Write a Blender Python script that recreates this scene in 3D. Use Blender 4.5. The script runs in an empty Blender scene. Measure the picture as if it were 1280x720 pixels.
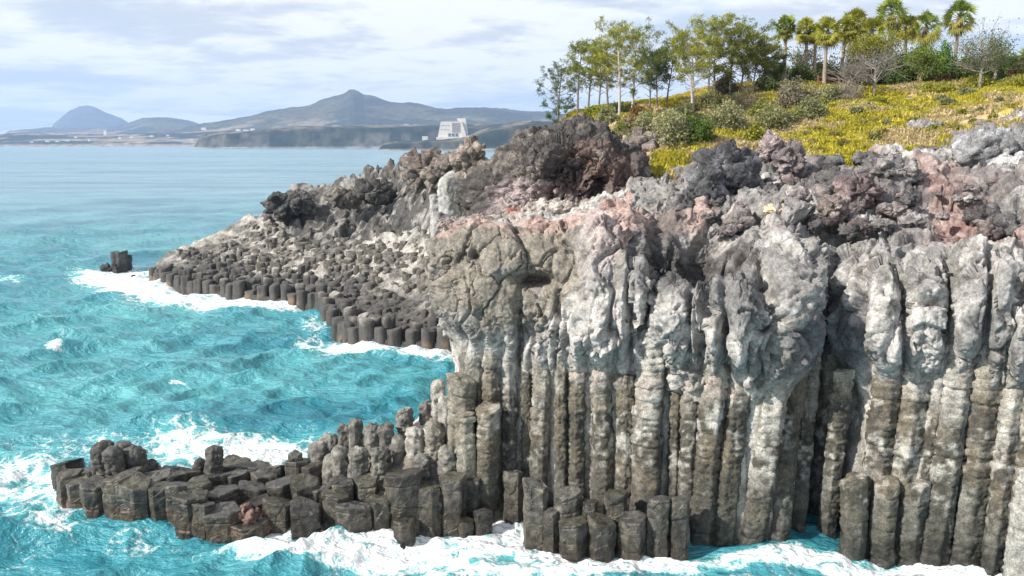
import bpy, math, numpy as np
C = bpy.context.scene.collection
PI = math.pi
# ---------------------------------------------------------------- camera model
CAMZ, FPX, PITCH = 20.0, 1100.0, math.radians(9.4)
CP, SP = math.cos(PITCH), math.sin(PITCH)
def P(u, v, Y):
    """world point seen at photo pixel (u, v) at forward distance Y"""
    zc = (360.0 - np.asarray(v, float)) / FPX
    t = Y / (CP + zc * SP)
    return np.stack(np.broadcast_arrays((np.asarray(u, float) - 640) / FPX * t, Y + 0.0 * t, CAMZ + t * (-SP + zc * CP)), -1)
def G(u, v, z=0.0):
    zc = (360.0 - np.asarray(v, float)) / FPX
    t = (z - CAMZ) / (-SP + zc * CP)
    return np.stack(np.broadcast_arrays((np.asarray(u, float) - 640) / FPX * t, t * (CP + zc * SP), z + 0 * t), -1)
def UV(p):
    X, Y, Z = p[..., 0], p[..., 1], p[..., 2] - CAMZ
    f = np.maximum(Y * CP - Z * SP, 1e-3); up = Y * SP + Z * CP
    return 640 + X / f * FPX, 360 - up / f * FPX
# ---------------------------------------------------------------- numpy noise
def _h(ix, iy, iz, s=0):
    h = (ix.astype(np.uint32) * np.uint32(374761393) + iy.astype(np.uint32) * np.uint32(668265263)
         + iz.astype(np.uint32) * np.uint32(2147483647) + np.uint32((s * 974634777 + 12345) & 0xffffffff))
    h = (h ^ (h >> np.uint32(13))) * np.uint32(1274126177)
    h = (h ^ (h >> np.uint32(16))) * np.uint32(2246822519)
    return h ^ (h >> np.uint32(15))
def vnoise(p, s=0):
    """value noise, -1..1, p (...,3)"""
    i = np.floor(p).astype(np.int64); f = (p - i).astype(np.float32); f = f * f * f * (f * (f * 6 - 15) + 10)
    i = i.astype(np.int32)
    r = 0
    for dx in (0, 1):
        wx = f[..., 0] if dx else 1 - f[..., 0]
        for dy in (0, 1):
            wy = f[..., 1] if dy else 1 - f[..., 1]
            for dz in (0, 1):
                wz = f[..., 2] if dz else 1 - f[..., 2]
                h = _h(i[..., 0] + dx, i[..., 1] + dy, i[..., 2] + dz, s).astype(np.float32) / np.float32(2147483648.0) - 1
                r = r + h * (wx * wy * wz)
    return r
def fbm(p, o=4, s=0, g=0.5, l=2.03):
    a, r, t = 1.0, 0, 0
    for k in range(o):
        r = r + a * vnoise(p + 17.3 * k, s + k); t += a; a *= g; p = p * l
    return r / t * 1.5
def ridged(p, o=4, s=0, g=0.55):
    a, r, t = 1.0, 0, 0
    for k in range(o):
        r = r + a * (1 - 2 * np.abs(vnoise(p + 9.1 * k, s + k))); t += a; a *= g; p = p * 2.07
    return r / t
def worley(p, s=0, jit=0.9):
    """F1, F2, cell id 0..1"""
    sh = p.shape[:-1]; q = p.reshape(-1, 3); n = len(q)
    F1 = np.full(n, 9.0, np.float32); F2 = F1.copy(); I = np.zeros(n, np.float32)
    c = np.floor(q).astype(np.int32); f = (q - c).astype(np.float32)
    for dx in (-1, 0, 1):
        for dy in (-1, 0, 1):
            for dz in (-1, 0, 1):
                h = _h(c[:, 0] + dx, c[:, 1] + dy, c[:, 2] + dz, s)
                a = (h & np.uint32(1023)).astype(np.float32) / 1023 - .5
                b = ((h >> np.uint32(10)) & np.uint32(1023)).astype(np.float32) / 1023 - .5
                e = ((h >> np.uint32(20)) & np.uint32(1023)).astype(np.float32) / 1023 - .5
                d = np.sqrt((dx + .5 + a * jit - f[:, 0]) ** 2 + (dy + .5 + b * jit - f[:, 1]) ** 2 + (dz + .5 + e * jit - f[:, 2]) ** 2)
                m = d < F1
                F2 = np.where(m, F1, np.minimum(F2, d)); I = np.where(m, (h >> np.uint32(5)).astype(np.float32) % 997 / 997, I)
                F1 = np.where(m, d, F1)
    return F1.reshape(sh), F2.reshape(sh), I.reshape(sh)
def facet(p, s=0, jit=.9):
    """angular broken-rock relief: every cell is a randomly tilted plane, -1..1-ish; also F2-F1 and id"""
    sh = p.shape[:-1]; q = p.reshape(-1, 3); n = len(q)
    F1 = np.full(n, 9.0, np.float32); F2 = F1.copy(); I = np.zeros(n, np.float32); T = np.zeros(n, np.float32)
    c = np.floor(q).astype(np.int32); f = (q - c).astype(np.float32)
    for dx in (-1, 0, 1):
        for dy in (-1, 0, 1):
            for dz in (-1, 0, 1):
                h = _h(c[:, 0] + dx, c[:, 1] + dy, c[:, 2] + dz, s)
                a = (h & np.uint32(1023)).astype(np.float32) / 1023 - .5
                b = ((h >> np.uint32(10)) & np.uint32(1023)).astype(np.float32) / 1023 - .5
                e = ((h >> np.uint32(20)) & np.uint32(1023)).astype(np.float32) / 1023 - .5
                vx, vy, vz = f[:, 0] - dx - .5 - a * jit, f[:, 1] - dy - .5 - b * jit, f[:, 2] - dz - .5 - e * jit
                d = np.sqrt(vx * vx + vy * vy + vz * vz); m = d < F1
                F2 = np.where(m, F1, np.minimum(F2, d)); F1 = np.where(m, d, F1); I = np.where(m, (h >> np.uint32(5)).astype(np.float32) % 997 / 997, I)
                g = (h >> np.uint32(3)); ga = (g % 101).astype(np.float32) / 50 - 1; gb = (g % 89).astype(np.float32) / 44 - 1; gc_ = (g % 97).astype(np.float32) / 48 - 1
                T = np.where(m, ga * vx + gb * vy + gc_ * vz, T)
    return (T * 1.3 + (I - .5) * .8).reshape(sh), (F2 - F1).reshape(sh), I.reshape(sh)
def ss(a, b, x):
    t = np.clip((x - a) / (b - a), 0, 1); return t * t * (3 - 2 * t)
def mix(a, b, t):
    t = np.asarray(t)
    if np.ndim(a) and np.shape(a)[-1] == 3 or np.ndim(b) and np.shape(b)[-1] == 3: t = t[..., None]
    return a * (1 - t) + b * t
def A(*x): return np.array(x, float)
# ---------------------------------------------------------------- mesh helpers
def mesh(name, V, F, mat=None, col=None, smooth=True, attrs=None, parent=None, loc=None, fcol=None):
    V = np.ascontiguousarray(V.reshape(-1, 3), dtype=np.float32); F = np.asarray(F, np.int32)
    me = bpy.data.meshes.new(name); k = F.shape[1]
    me.vertices.add(len(V)); me.loops.add(F.size); me.polygons.add(len(F))
    me.vertices.foreach_set('co', V.ravel()); me.loops.foreach_set('vertex_index', F.ravel())
    me.polygons.foreach_set('loop_start', np.arange(0, F.size, k, dtype=np.int32))
    me.polygons.foreach_set('use_smooth', np.full(len(F), smooth))
    me.update(calc_edges=True)
    if col is not None:
        a = me.color_attributes.new('Col', 'FLOAT_COLOR', 'POINT')
        c = np.ones((len(V), 4), np.float32); c[:, :3] = np.asarray(col).reshape(-1, 3); a.data.foreach_set('color', c.ravel())
    for n_, x in (attrs or {}).items():
        a = me.attributes.new(n_, 'FLOAT', 'POINT'); a.data.foreach_set('value', np.ascontiguousarray(x.ravel(), dtype=np.float32))
    if mat: me.materials.append(mat)
    o = bpy.data.objects.new(name, me); C.objects.link(o)
    if loc is not None: o.location = [float(q) for q in loc]
    if parent: o.parent = parent
    return o
def gridF(nr, nc, wrap=False):
    i = np.arange(nr - 1)[:, None]; j = np.arange(nc if wrap else nc - 1)[None]
    j2 = (j + 1) % nc
    return np.stack([i * nc + j, i * nc + j2, (i + 1) * nc + j2, (i + 1) * nc + j], -1).reshape(-1, 4)
def gridN(p):
    du = np.gradient(p, axis=1); dv = np.gradient(p, axis=0); n = np.cross(du, dv)
    return n / np.maximum(np.linalg.norm(n, axis=-1, keepdims=True), 1e-9)
def tag(o, label=None, cat=None, group=None, kind=None):
    if label: o['label'] = label
    if cat and not kind: kind = 'thing'
    if cat: o['category'] = cat
    if group: o['group'] = group
    if kind: o['kind'] = kind
    return o
def empty(name, loc, label, cat, group=None):
    o = bpy.data.objects.new(name, None); C.objects.link(o); o.location = [float(q) for q in loc]; o.empty_display_size = .3
    return tag(o, label, cat, group)
class MB:
    def __init__(s): s.V = []; s.F = []; s.K = []; s.n = 0
    def add(s, V, F, c=None):
        V = np.asarray(V, float).reshape(-1, 3); F = np.asarray(F, int)
        if F.shape[1] == 3: F = np.concatenate([F, F[:, 2:]], 1) if False else F
        s.V.append(V); s.F.append(F + s.n); s.n += len(V)
        s.K.append(np.broadcast_to(np.asarray(c if c is not None else (1, 1, 1), float), V.shape))
    def box(s, c, d, rz=0, col=None, taper=1.0):
        x, y, z = [q / 2 for q in d]
        V = np.array([(sx * x * (taper if sz > 0 else 1), sy * y * (taper if sz > 0 else 1), sz * z) for sx in (-1, 1) for sy in (-1, 1) for sz in (-1, 1)])
        R = np.array([[math.cos(rz), -math.sin(rz), 0], [math.sin(rz), math.cos(rz), 0], [0, 0, 1]])
        F = [(0, 1, 3, 2), (4, 6, 7, 5), (0, 4, 5, 1), (2, 3, 7, 6), (0, 2, 6, 4), (1, 5, 7, 3)]
        s.add(V @ R.T + np.array(c), F, col)
    def tube(s, pts, rad, n=6, col=None):
        pts = np.asarray(pts, float); rad = np.broadcast_to(np.asarray(rad, float), (len(pts),))
        d = np.gradient(pts, axis=0); d /= np.maximum(np.linalg.norm(d, axis=1, keepdims=True), 1e-9)
        ref = np.where(np.abs(d[:, 2:3]) > .9, A(1, 0, 0), A(0, 0, 1))
        a = np.cross(d, ref); a /= np.linalg.norm(a, axis=1, keepdims=True); b = np.cross(d, a)
        th = np.arange(n) * 2 * PI / n
        V = pts[:, None] + rad[:, None, None] * (np.cos(th)[None, :, None] * a[:, None] + np.sin(th)[None, :, None] * b[:, None])
        s.add(V.reshape(-1, 3), gridF(len(pts), n, True), col)
    def build(s, name, mat, parent=None, loc=None, smooth=False):
        return mesh(name, np.concatenate(s.V), np.concatenate(s.F), mat, np.concatenate(s.K), smooth, parent=parent, loc=loc)
# ---------------------------------------------------------------- node helper
class NT:
    def __init__(s, t): s.t = t
    def n(s, typ, **k):
        o = s.t.nodes.new(typ)
        ins = k.pop('i', {})
        for a, b in k.items(): setattr(o, a, b)
        for a, b in ins.items():
            if isinstance(b, bpy.types.NodeSocket): s.t.links.new(b, o.inputs[a])
            else: o.inputs[a].default_value = b
        return o
    def m(s, op, a, b=0.0, c=None, clamp=False):
        i = {0: a, 1: b}
        if c is not None: i[2] = c
        return s.n('ShaderNodeMath', operation=op, use_clamp=clamp, i=i).outputs[0]
    def rng(s, x, a, b, c=0.0, d=1.0, smooth=True):
        return s.n('ShaderNodeMapRange', interpolation_type='SMOOTHSTEP' if smooth else 'LINEAR', i={0: x, 1: a, 2: b, 3: c, 4: d}).outputs[0]
    def mixc(s, f, a, b, bt='MIX'):
        o = s.n('ShaderNodeMix', data_type='RGBA', blend_type=bt)
        for idx, x in ((0, f), (6, a), (7, b)):
            if isinstance(x, bpy.types.NodeSocket): s.t.links.new(x, o.inputs[idx])
            else: o.inputs[idx].default_value = x if idx == 0 else (tuple(x) + (1,) if len(x) == 3 else x)
        return o.outputs[2]
    def noise(s, vec, sc, det=4, rough=.55, dist=0.0):
        return s.n('ShaderNodeTexNoise', i={'Vector': vec, 'Scale': sc, 'Detail': det, 'Roughness': rough, 'Distortion': dist}).outputs['Fac']
def newmat(name):
    m = bpy.data.materials.new(name); m.use_nodes = True; t = m.node_tree; t.nodes.clear()
    q = NT(t); out = q.n('ShaderNodeOutputMaterial'); b = q.n('ShaderNodeBsdfPrincipled'); t.links.new(b.outputs[0], out.inputs[0])
    q.b = b; q.geo = q.n('ShaderNodeNewGeometry'); q.pos = q.geo.outputs['Position']; return m, q
def setb(q, **k):
    for a, x in k.items():
        a = {'color': 'Base Color', 'rough': 'Roughness', 'normal': 'Normal', 'spec': 'Specular IOR Level', 'sheen': 'Sheen Weight'}.get(a, a)
        if isinstance(x, bpy.types.NodeSocket): q.t.links.new(x, q.b.inputs[a])
        else: q.b.inputs[a].default_value = (tuple(x) + (1,)) if isinstance(x, tuple) and len(x) == 3 else x
def rockmat(name, bump=.5, dist=.10, sc=1.0, wet=True, var=(.62, 1.35), fleck=.25, solid=None, gloss=.9, mic=(.55, 1.4)):
    m, q = newmat(name); pos = q.pos
    base = q.n('ShaderNodeAttribute', attribute_name='Col').outputs['Color'] if solid is None else solid
    n1 = q.noise(pos, 1.6 * sc, 9, .62); n2 = q.noise(pos, 9 * sc, 5, .7)
    f = q.m('MULTIPLY', q.rng(n1, .3, .7, *var), q.rng(n2, .3, .7, *mic))
    c = q.mixc(1.0, base, q.n('ShaderNodeCombineColor', i={0: f, 1: f, 2: f}).outputs[0], 'MULTIPLY')
    sepz = q.n('ShaderNodeSeparateXYZ', i={0: pos}).outputs[2]
    fl = q.m('MULTIPLY', q.rng(q.noise(pos, 5 * sc, 6, .75), .58, .68), fleck)
    c = q.mixc(fl, c, (.42, .41, .39))
    r = gloss
    if wet:
        zz = q.m('ADD', sepz, q.m('MULTIPLY', q.noise(pos, .7, 3), -1.6))
        w = q.rng(zz, -.1, .9, 1, 0)
        c = q.mixc(q.m('MULTIPLY', w, .62), c, q.mixc(1.0, c, (.22, .21, .19), 'MULTIPLY'))
        r = q.rng(w, 0, 1, gloss, .38)
    v = q.n('ShaderNodeTexVoronoi', i={'Vector': pos, 'Scale': 7 * sc, 'Randomness': 1.0}).outputs['Distance']
    pk = q.rng(q.noise(pos, 14 * sc, 3, .6), .56, .66); c = q.mixc(q.m('MULTIPLY', pk, .5), c, q.mixc(1.0, c, (.3, .3, .3), 'MULTIPLY'))
    h = q.m('ADD', q.m('MULTIPLY', q.noise(pos, 2.6 * sc, 12, .68), 1.3), q.m('ADD', q.m('MULTIPLY', v, .25), q.m('MULTIPLY', pk, -.12)))
    bn = q.n('ShaderNodeBump', i={'Strength': bump, 'Distance': dist, 'Height': h}).outputs[0]
    setb(q, color=c, rough=r, normal=bn, spec=.35)
    return m
def colmat(name, rough=.85, fac=1.0, trans=0.0, nsc=6.0, amp=(.75, 1.25), det=4):
    m, q = newmat(name)
    c = q.n('ShaderNodeAttribute', attribute_name='Col').outputs['Color']
    f = q.rng(q.noise(q.pos, nsc, det, .65), .3, .7, amp[0] * fac, amp[1] * fac)
    c = q.mixc(1.0, c, q.n('ShaderNodeCombineColor', i={0: f, 1: f, 2: f}).outputs[0], 'MULTIPLY')
    setb(q, color=c, rough=rough, spec=.25)
    if trans:
        tr = q.n('ShaderNodeBsdfTranslucent', i={'Color': c}); mx = q.n('ShaderNodeMixShader', i={0: trans, 1: q.b.outputs[0], 2: tr.outputs[0]})
        out = [n for n in q.t.nodes if n.type == 'OUTPUT_MATERIAL'][0]; q.t.links.new(mx.outputs[0], out.inputs[0])
    return m
# ================================================================ camera, light, sky
cam = bpy.data.objects.new('camera', bpy.data.cameras.new('camera')); C.objects.link(cam)
cam.location = (0, 0, CAMZ); cam.rotation_euler = (PI / 2 - PITCH, 0, 0)
cam.data.sensor_width = 36; cam.data.lens = FPX / 1280 * 36; cam.data.clip_start = .5; cam.data.clip_end = 60000
S = bpy.context.scene; S.camera = cam
SUN = A(-.75, -.40, .60); SUN /= np.linalg.norm(SUN)
sl = bpy.data.lights.new('sun', 'SUN'); sl.energy = 5.0; sl.angle = math.radians(.6); sl.color = (1, .95, .87)
so = bpy.data.objects.new('sun', sl); C.objects.link(so)
import mathutils
so.rotation_euler = mathutils.Vector(-SUN).to_track_quat('-Z', 'Y').to_euler()
W = bpy.data.worlds.new('World'); S.world = W; W.use_nodes = True; W.node_tree.nodes.clear(); q = NT(W.node_tree)
sky = q.n('ShaderNodeTexSky', sky_type='NISHITA', sun_disc=False, sun_elevation=math.asin(SUN[2]), sun_rotation=math.atan2(SUN[0], SUN[1]), air_density=1.0, dust_density=1.5)
dirv = q.n('ShaderNodeTexCoord').outputs['Generated']
sx = q.n('ShaderNodeSeparateXYZ', i={0: dirv})
# cloud sheets: project the direction onto a high flat layer
den = q.m('ADD', q.m('MAXIMUM', sx.outputs[2], 0.0), .10)
cv = q.n('ShaderNodeCombineXYZ', i={0: q.m('DIVIDE', sx.outputs[0], den), 1: q.m('DIVIDE', sx.outputs[1], den), 2: 3.7}).outputs[0]
n1 = q.noise(cv, .8, 8, .56, .2); n2 = q.noise(cv, 2.3, 8, .6, .2); n3 = q.noise(cv, .33, 3, .5)
cov = q.rng(q.m('ADD', n1, q.m('MULTIPLY', q.m('SUBTRACT', n3, .5), .8)), .34, .52)
shade = q.rng(q.m('ADD', q.m('MULTIPLY', n2, .6), q.m('MULTIPLY', n1, .4)), .40, .54)
cloud = q.mixc(shade, (.56, .575, .61), (.86, .855, .845))
low = q.rng(sx.outputs[2], 0.0, .12, 1, 0)
cloud = q.mixc(q.m('MULTIPLY', low, .55), cloud, (.76, .79, .83))
skyc = q.mixc(1.0, sky.outputs[0], (.09, .09, .09), 'MULTIPLY')
skyc = q.mixc(.6, skyc, (.60, .68, .78))
fin = q.mixc(q.m('MULTIPLY', cov, .93), skyc, cloud)
bg = q.n('ShaderNodeBackground', i={'Color': fin, 'Strength': 1.0}); ow = q.n('ShaderNodeOutputWorld'); W.node_tree.links.new(bg.outputs[0], ow.inputs[0])
S.view_settings.view_transform = 'Standard'; S.view_settings.look = 'None'; S.view_settings.gamma = 1; S.view_settings.exposure = 0.4
S.cycles.max_bounces = 5; S.cycles.diffuse_bounces = 2; S.cycles.glossy_bounces = 2; S.cycles.transmission_bounces = 2; S.cycles.volume_bounces = 1; S.cycles.transparent_max_bounces = 4
S.cycles.use_denoising = True
# ---------------------------------------------------------------- haze
m = bpy.data.materials.new('haze_air'); m.use_nodes = True; m.node_tree.nodes.clear(); q = NT(m.node_tree)
pv = q.n('ShaderNodeVolumePrincipled', i={'Color': (.50, .68, 1, 1), 'Density': 7.5e-5, 'Anisotropy': .1}); o_ = q.n('ShaderNodeOutputMaterial'); m.node_tree.links.new(pv.outputs[0], o_.inputs['Volume'])
b = MB(); b.box((0, 6900, 347), (19000, 14200, 706)); hz = b.build('haze', m); tag(hz, kind='stuff')
# ================================================================ sea
m, q = newmat('sea_water'); pos = q.pos
fo = q.n('ShaderNodeAttribute', attribute_name='foam').outputs['Fac']
wp = q.n('ShaderNodeVectorMath', operation='ADD', i={0: pos, 1: q.n('ShaderNodeVectorMath', operation='SCALE', i={0: q.n('ShaderNodeTexNoise', i={'Vector': pos, 'Scale': .55, 'Detail': 4}).outputs['Color'], 'Scale': 2.2}).outputs[0]}).outputs[0]
ve = q.n('ShaderNodeTexVoronoi', feature='DISTANCE_TO_EDGE', i={'Vector': wp, 'Scale': .75}).outputs['Distance']
ve3 = q.n('ShaderNodeTexVoronoi', feature='DISTANCE_TO_EDGE', i={'Vector': wp, 'Scale': 6.0}).outputs['Distance']
ve2 = q.n('ShaderNodeTexVoronoi', feature='DISTANCE_TO_EDGE', i={'Vector': wp, 'Scale': 2.4}).outputs['Distance']
lace = q.m('ADD', q.m('MULTIPLY', q.rng(ve, 0, .28, 1, 0, False), .42), q.m('MULTIPLY', q.rng(ve2, 0, .35, 1, 0, False), .30))
lace = q.m('ADD', lace, q.m('MULTIPLY', q.rng(ve3, 0, .35, 1, 0, False), .16))
fn = q.noise(pos, 1.1, 9, .68, .6); fn2 = q.noise(pos, .28, 4, .6)
val = q.m('ADD', q.m('MULTIPLY', fo, 1.02), q.m('ADD', q.m('MULTIPLY', q.m('SUBTRACT', lace, .25), 1.0), q.m('ADD', q.m('MULTIPLY', q.m('SUBTRACT', fn, .5), .95), q.m('MULTIPLY', q.m('SUBTRACT', fn2, .5), .7))))
fm = q.m('MULTIPLY', q.rng(val, .74, 1.30), q.rng(fo, .03, .2))
lowf = q.noise(pos, .035, 4, .55)
sxy = q.n('ShaderNodeSeparateXYZ', i={0: pos})
wc = q.mixc(q.rng(lowf, .36, .66), (.026, .215, .275), (.095, .350, .380))
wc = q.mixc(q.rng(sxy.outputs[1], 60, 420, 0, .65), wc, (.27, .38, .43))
str_ = q.noise(q.n('ShaderNodeMapping', i={0: pos, 3: (.35, 1, 1), 2: (0, 0, .12)}).outputs[0], .045, 8, .68)
str2 = q.noise(q.n('ShaderNodeMapping', i={0: pos, 3: (.25, 1, 1), 2: (0, 0, .1)}).outputs[0], .0065, 9, .72)
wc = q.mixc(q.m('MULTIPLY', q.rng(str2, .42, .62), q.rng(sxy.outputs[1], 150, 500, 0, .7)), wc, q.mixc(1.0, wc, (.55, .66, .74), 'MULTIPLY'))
wc = q.mixc(q.rng(str_, .42, .66, 0, .75), wc, q.mixc(1.0, wc, (.45, .62, .74), 'MULTIPLY'))
wc = q.mixc(q.m('MULTIPLY', q.rng(fo, .1, 1.0), .6), wc, (.12, .50, .50))
wc = q.mixc(fm, wc, (.86, .88, .89))
sc2 = q.n('ShaderNodeMapping', i={0: pos, 3: (1, 1.9, 1), 2: (0, 0, .35)}).outputs[0]
hn = q.m('ADD', q.m('MULTIPLY', q.noise(sc2, .42, 5, .62, .2), 1.0), q.m('ADD', q.m('MULTIPLY', q.noise(sc2, 2.3, 4, .6, .2), .22), q.m('MULTIPLY', q.noise(sc2, .10, 4, .6, .2), 2.2)))
bn = q.n('ShaderNodeBump', i={'Strength': 1.0, 'Distance': .70, 'Height': hn}).outputs[0]
fb = q.n('ShaderNodeBump', i={'Strength': q.m('MULTIPLY', fm, .35), 'Distance': .15, 'Height': q.m('ADD', fn, val), 'Normal': bn}).outputs[0]
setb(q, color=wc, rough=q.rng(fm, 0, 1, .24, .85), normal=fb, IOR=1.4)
MSEA = m
th = np.concatenate([np.linspace(-1.45, -.62, 60)[:-1], np.linspace(-.62, .62, 1050), np.linspace(.62, 1.45, 60)[1:]])
vv = np.linspace(2.0, 330, 620); dep = PITCH + np.arctan((vv[:-1] * 0 + 1) * 0)  # rows spaced evenly in depression angle
depr = np.concatenate([np.geomspace(.00145, .0065, 14)[:-1], np.linspace(.0065, .52, 600), np.linspace(.52, 1.2, 40)[1:]])
R = CAMZ / np.tan(depr)
rr, tt = np.meshgrid(R, th, indexing='ij')
X, Y = rr * np.sin(tt), rr * np.cos(tt)
dr = np.abs(np.gradient(R))[:, None]
Z = np.zeros_like(X); DX = np.zeros_like(X); DY = np.zeros_like(X)
rs = np.random.RandomState(5)
near = rr < 900
for k in range(54):
    lam = 1.6 * (20 / 1.6) ** rs.rand() ; a = rs.normal(-1.15, .55); kx, ky = math.cos(a), math.sin(a)
    amp = .021 * lam ** .62 * rs.uniform(.6, 1.3); ph = rs.rand() * 6.28
    w = ss(2.0, 5.0, lam / np.maximum(dr, .02)) * ss(2500, 500, rr)
    t_ = 2 * PI / lam * (X * kx + Y * ky) + ph + .8 * np.sin(.13 * (X * ky - Y * kx) + k)
    Z += w * amp * np.cos(t_); DX -= w * amp * .8 * kx * np.sin(t_); DY -= w * amp * .8 * ky * np.sin(t_)
P0 = np.stack([X, Y, X * 0], -1)
calm = 1 - .62 * ss(420, 620, UV(P0)[0]) * ss(49, 45, Y); Z *= calm; DX *= calm; DY *= calm
gn = ss(400, 150, rr)
Z += gn * .22 * (ridged(P0 * A(.28, .5, 0), 3, 41) - .3)
U_, V_ = UV(P0)
FO = [(140,347,48,12,1.2),(195,362,70,12,1.4),(270,376,80,9,1.4),(345,383,62,6,1.1),(110,338,30,6,.7),(395,408,22,16,.6),(402,432,40,12,.75),(455,434,55,11,1.15),(540,443,45,7,1.2),(620,446,60,7,1),
 (330,560,70,17,1.05),(245,560,70,22,.85),(385,552,34,14,.7),(120,562,130,20,.45),(30,600,70,40,.8),(60,650,60,30,.7),(85,620,32,24,1.1),(20,690,60,24,.35),(170,676,70,14,.42),(270,690,60,14,.42),
 (345,664,22,14,1.4),(400,686,90,20,1.15),(320,688,44,12,.9),(520,686,110,26,1.3),(640,668,60,26,1.4),(600,712,130,16,.8),(740,708,90,16,1.25),(860,714,70,9,1.1),(1000,702,50,14,1.4),(1075,716,70,8,1.0),(1200,712,70,9,1.1),(700,735,400,14,.7),(930,704,60,14,.9),(1060,702,60,13,.9),(1150,705,60,12,1.0),(1260,708,50,14,1.0),(700,694,60,12,1.2),(820,704,60,10,1.1),(590,668,40,14,1.2),
 (68,437,11,2.5,1.1),(222,480,11,1.6,.8),(300,470,8,2,.6),(75,419,10,2,.5),(190,372,60,18,.5),(10,350,22,3,.6),(160,640,40,12,.3),(500,520,60,10,.25),(420,600,50,20,.8)]
foam = np.zeros_like(X)
for (u, v, a, b_, s_) in FO:
    d = np.sqrt(((U_ - u) / a) ** 2 + ((V_ - v) / b_) ** 2)
    foam = np.maximum(foam, s_ * ss(1.75, .25, d))
foam *= (Y > 0)
foam = np.clip(foam, 0, 1.0)
cn = fbm(P0 * A(1.1, 1.1, 0), 4, 61) * gn
Z += ss(.4, 1.2, foam) * (.04 + .22 * np.abs(cn)) * (1 - .6 * (V_ < 470))
Z += .3 * np.exp(-(((U_ - 66) / 30) ** 2 + ((V_ - 440) / 9) ** 2))
sea = mesh('sea', np.stack([X + DX, Y + DY, Z], -1), gridF(*X.shape)[:, ::-1], MSEA, attrs={'foam': foam}); tag(sea, kind='structure')
del X, Y, Z, DX, DY, P0, foam, cn, U_, V_, rr, tt
# ================================================================ main cliff sheet
MCLIFF = rockmat('cliff_rock', .5, .12, 1.0, fleck=.3, mic=(.7, 1.28))
CC = [(614,440,609,640,26),(637,425,636,640,26),(660,440,660,630,17),(676,436,674,640,28),(701,432,700,650,24),(722,455,722,650,24),(753,448,752,660,34),(783,470,780,660,26),
      (813,412,806,690,44),(846,490,838,690,22),(869,405,856,700,30),(897,455,874,712,36),(932,420,900,716,38),(972,455,936,712,40),(1000,425,968,705,30),(1020,415,992,700,28),(1040,430,1012,700,26),
      (1056,465,1030,700,30),(1082,440,1052,700,30),(1116,395,1082,700,38),(1158,395,1118,705,42),(1206,395,1163,710,52),(1243,400,1203,712,40),(1274,400,1236,712,36),(1308,400,1268,712,38),(1345,400,1300,712,40),(1385,400,1335,712,42),
      (592,500,586,640,24),(1135,440,1104,705,22),(1180,430,1140,705,22)]
# station: u, Ybase, v4, Y4, v5, Y5, v6, Y6
ST = [(548,47,300,47.6,288,52,280,58),(600,46,290,47,270,52,262,57),(660,45.5,280,46.5,265,51,255,56),(720,44.5,272,46,260,50,250,56),
      (800,43.5,285,45.5,255,50,215,57),(860,42.5,300,45,250,50,212,58),(920,41.5,300,45,245,50,205,58),(980,41.5,300,44.5,240,50,200,59),
      (1040,45.0,315,46.3,245,50.5,198,60),(1100,41.8,315,44.5,250,50,185,60),(1160,41.0,315,43.5,240,50,175,61),(1220,40.4,315,43,235,50,165,61),
      (1290,39.6,315,42.4,225,49,150,60),(1380,38.6,315,41.6,215,48,140,60),(1500,37,315,41,205,47,130,60),(1660,35,315,40,200,46,120,60)]
def Yz(Y, z, u):      # world point on pixel column u at distance Y and height z
    return A((u - 640) / FPX * (Y * CP - (z - CAMZ) * SP), Y, z)
ctrl = []
for (u, Yb, v4, Y4, v5, Y5, v6, Y6) in ST:
    ub = u - max(0, u - 930) * .20
    if u == 548: ub = 592
    us = [ub, ub, (ub * .45 + u * .55), u - (3 if u == 548 else 0), u, u, u, u]
    r = [Yz(Yb, -3, us[0]), Yz(Yb, 0, us[1]), Yz(Yb + .5, 8.3, us[2]), Yz(Yb - .15 + (.4 if u == 548 else 0), 11.4, us[3]), P(us[4], v4, Y4), P(us[5], v5, Y5), P(us[6], v6, Y6)]
    e = P(us[7], v6, Y6) + A(0, 7, -1.2)
    ctrl.append(r + [e])
z4, z5, z6 = ctrl[0][4][2], ctrl[0][5][2], ctrl[0][6][2]
def side(x, y, k): # stations wrapping round the seaward corner and back
    return [A(x + 1.2, y, -3), A(x + 1.2, y, 0), A(x + .4, y, 8), A(x, y, 11.2), A(x + .4, y, 14.2 - k), A(x + 3.0, y + .3, 15.2 - k * 1.05), A(x + 6.5, y + 1.5, 15.4 - k * 1.1), A(x + 10, y + 4, 12 - k)]
ctrl = [side(-2.2, 84, 5.5), side(-3.0, 72, 3.6), side(-3.4, 61, 1.2), side(-3.9, 53, .2)] + ctrl
CT = np.array(ctrl)                                     # (stations, rows, 3)
def catmull(Pc, t):
    n = len(Pc); i = np.clip(np.floor(t).astype(int), 0, n - 2); f = (t - i)[:, None, None]
    g = lambda k: Pc[np.clip(k, 0, n - 1)]
    a, b, c, d = g(i - 1), g(i), g(i + 1), g(i + 2)
    return .5 * (2 * b + (c - a) * f + (2 * a - 5 * b + 4 * c - d) * f * f + (3 * b - a - 3 * c + d) * f ** 3)
seg = [.1, .1, .1, .05] + [.045] * 12 + [.12, .2, .3]
L = np.linalg.norm(np.diff(CT[:, 3], axis=0), axis=1)
ts = np.concatenate([np.linspace(i, i + 1, max(3, int(L[i] / seg[i])), endpoint=False) for i in range(len(L))] + [[len(L)]])
B1 = catmull(CT, ts).transpose(1, 0, 2)
rows = [14, 170, 75, 75, 120, 150, 14]
tr = np.concatenate([np.linspace(i, i + 1, rows[i], endpoint=False) for i in range(7)] + [[7]])
B = catmull(B1, tr)                                    # (rows, cols, 3)
print('cliff grid', B.shape)
T = np.broadcast_to(tr[:, None], B.shape[:2])
N = gridN(B); 
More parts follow.
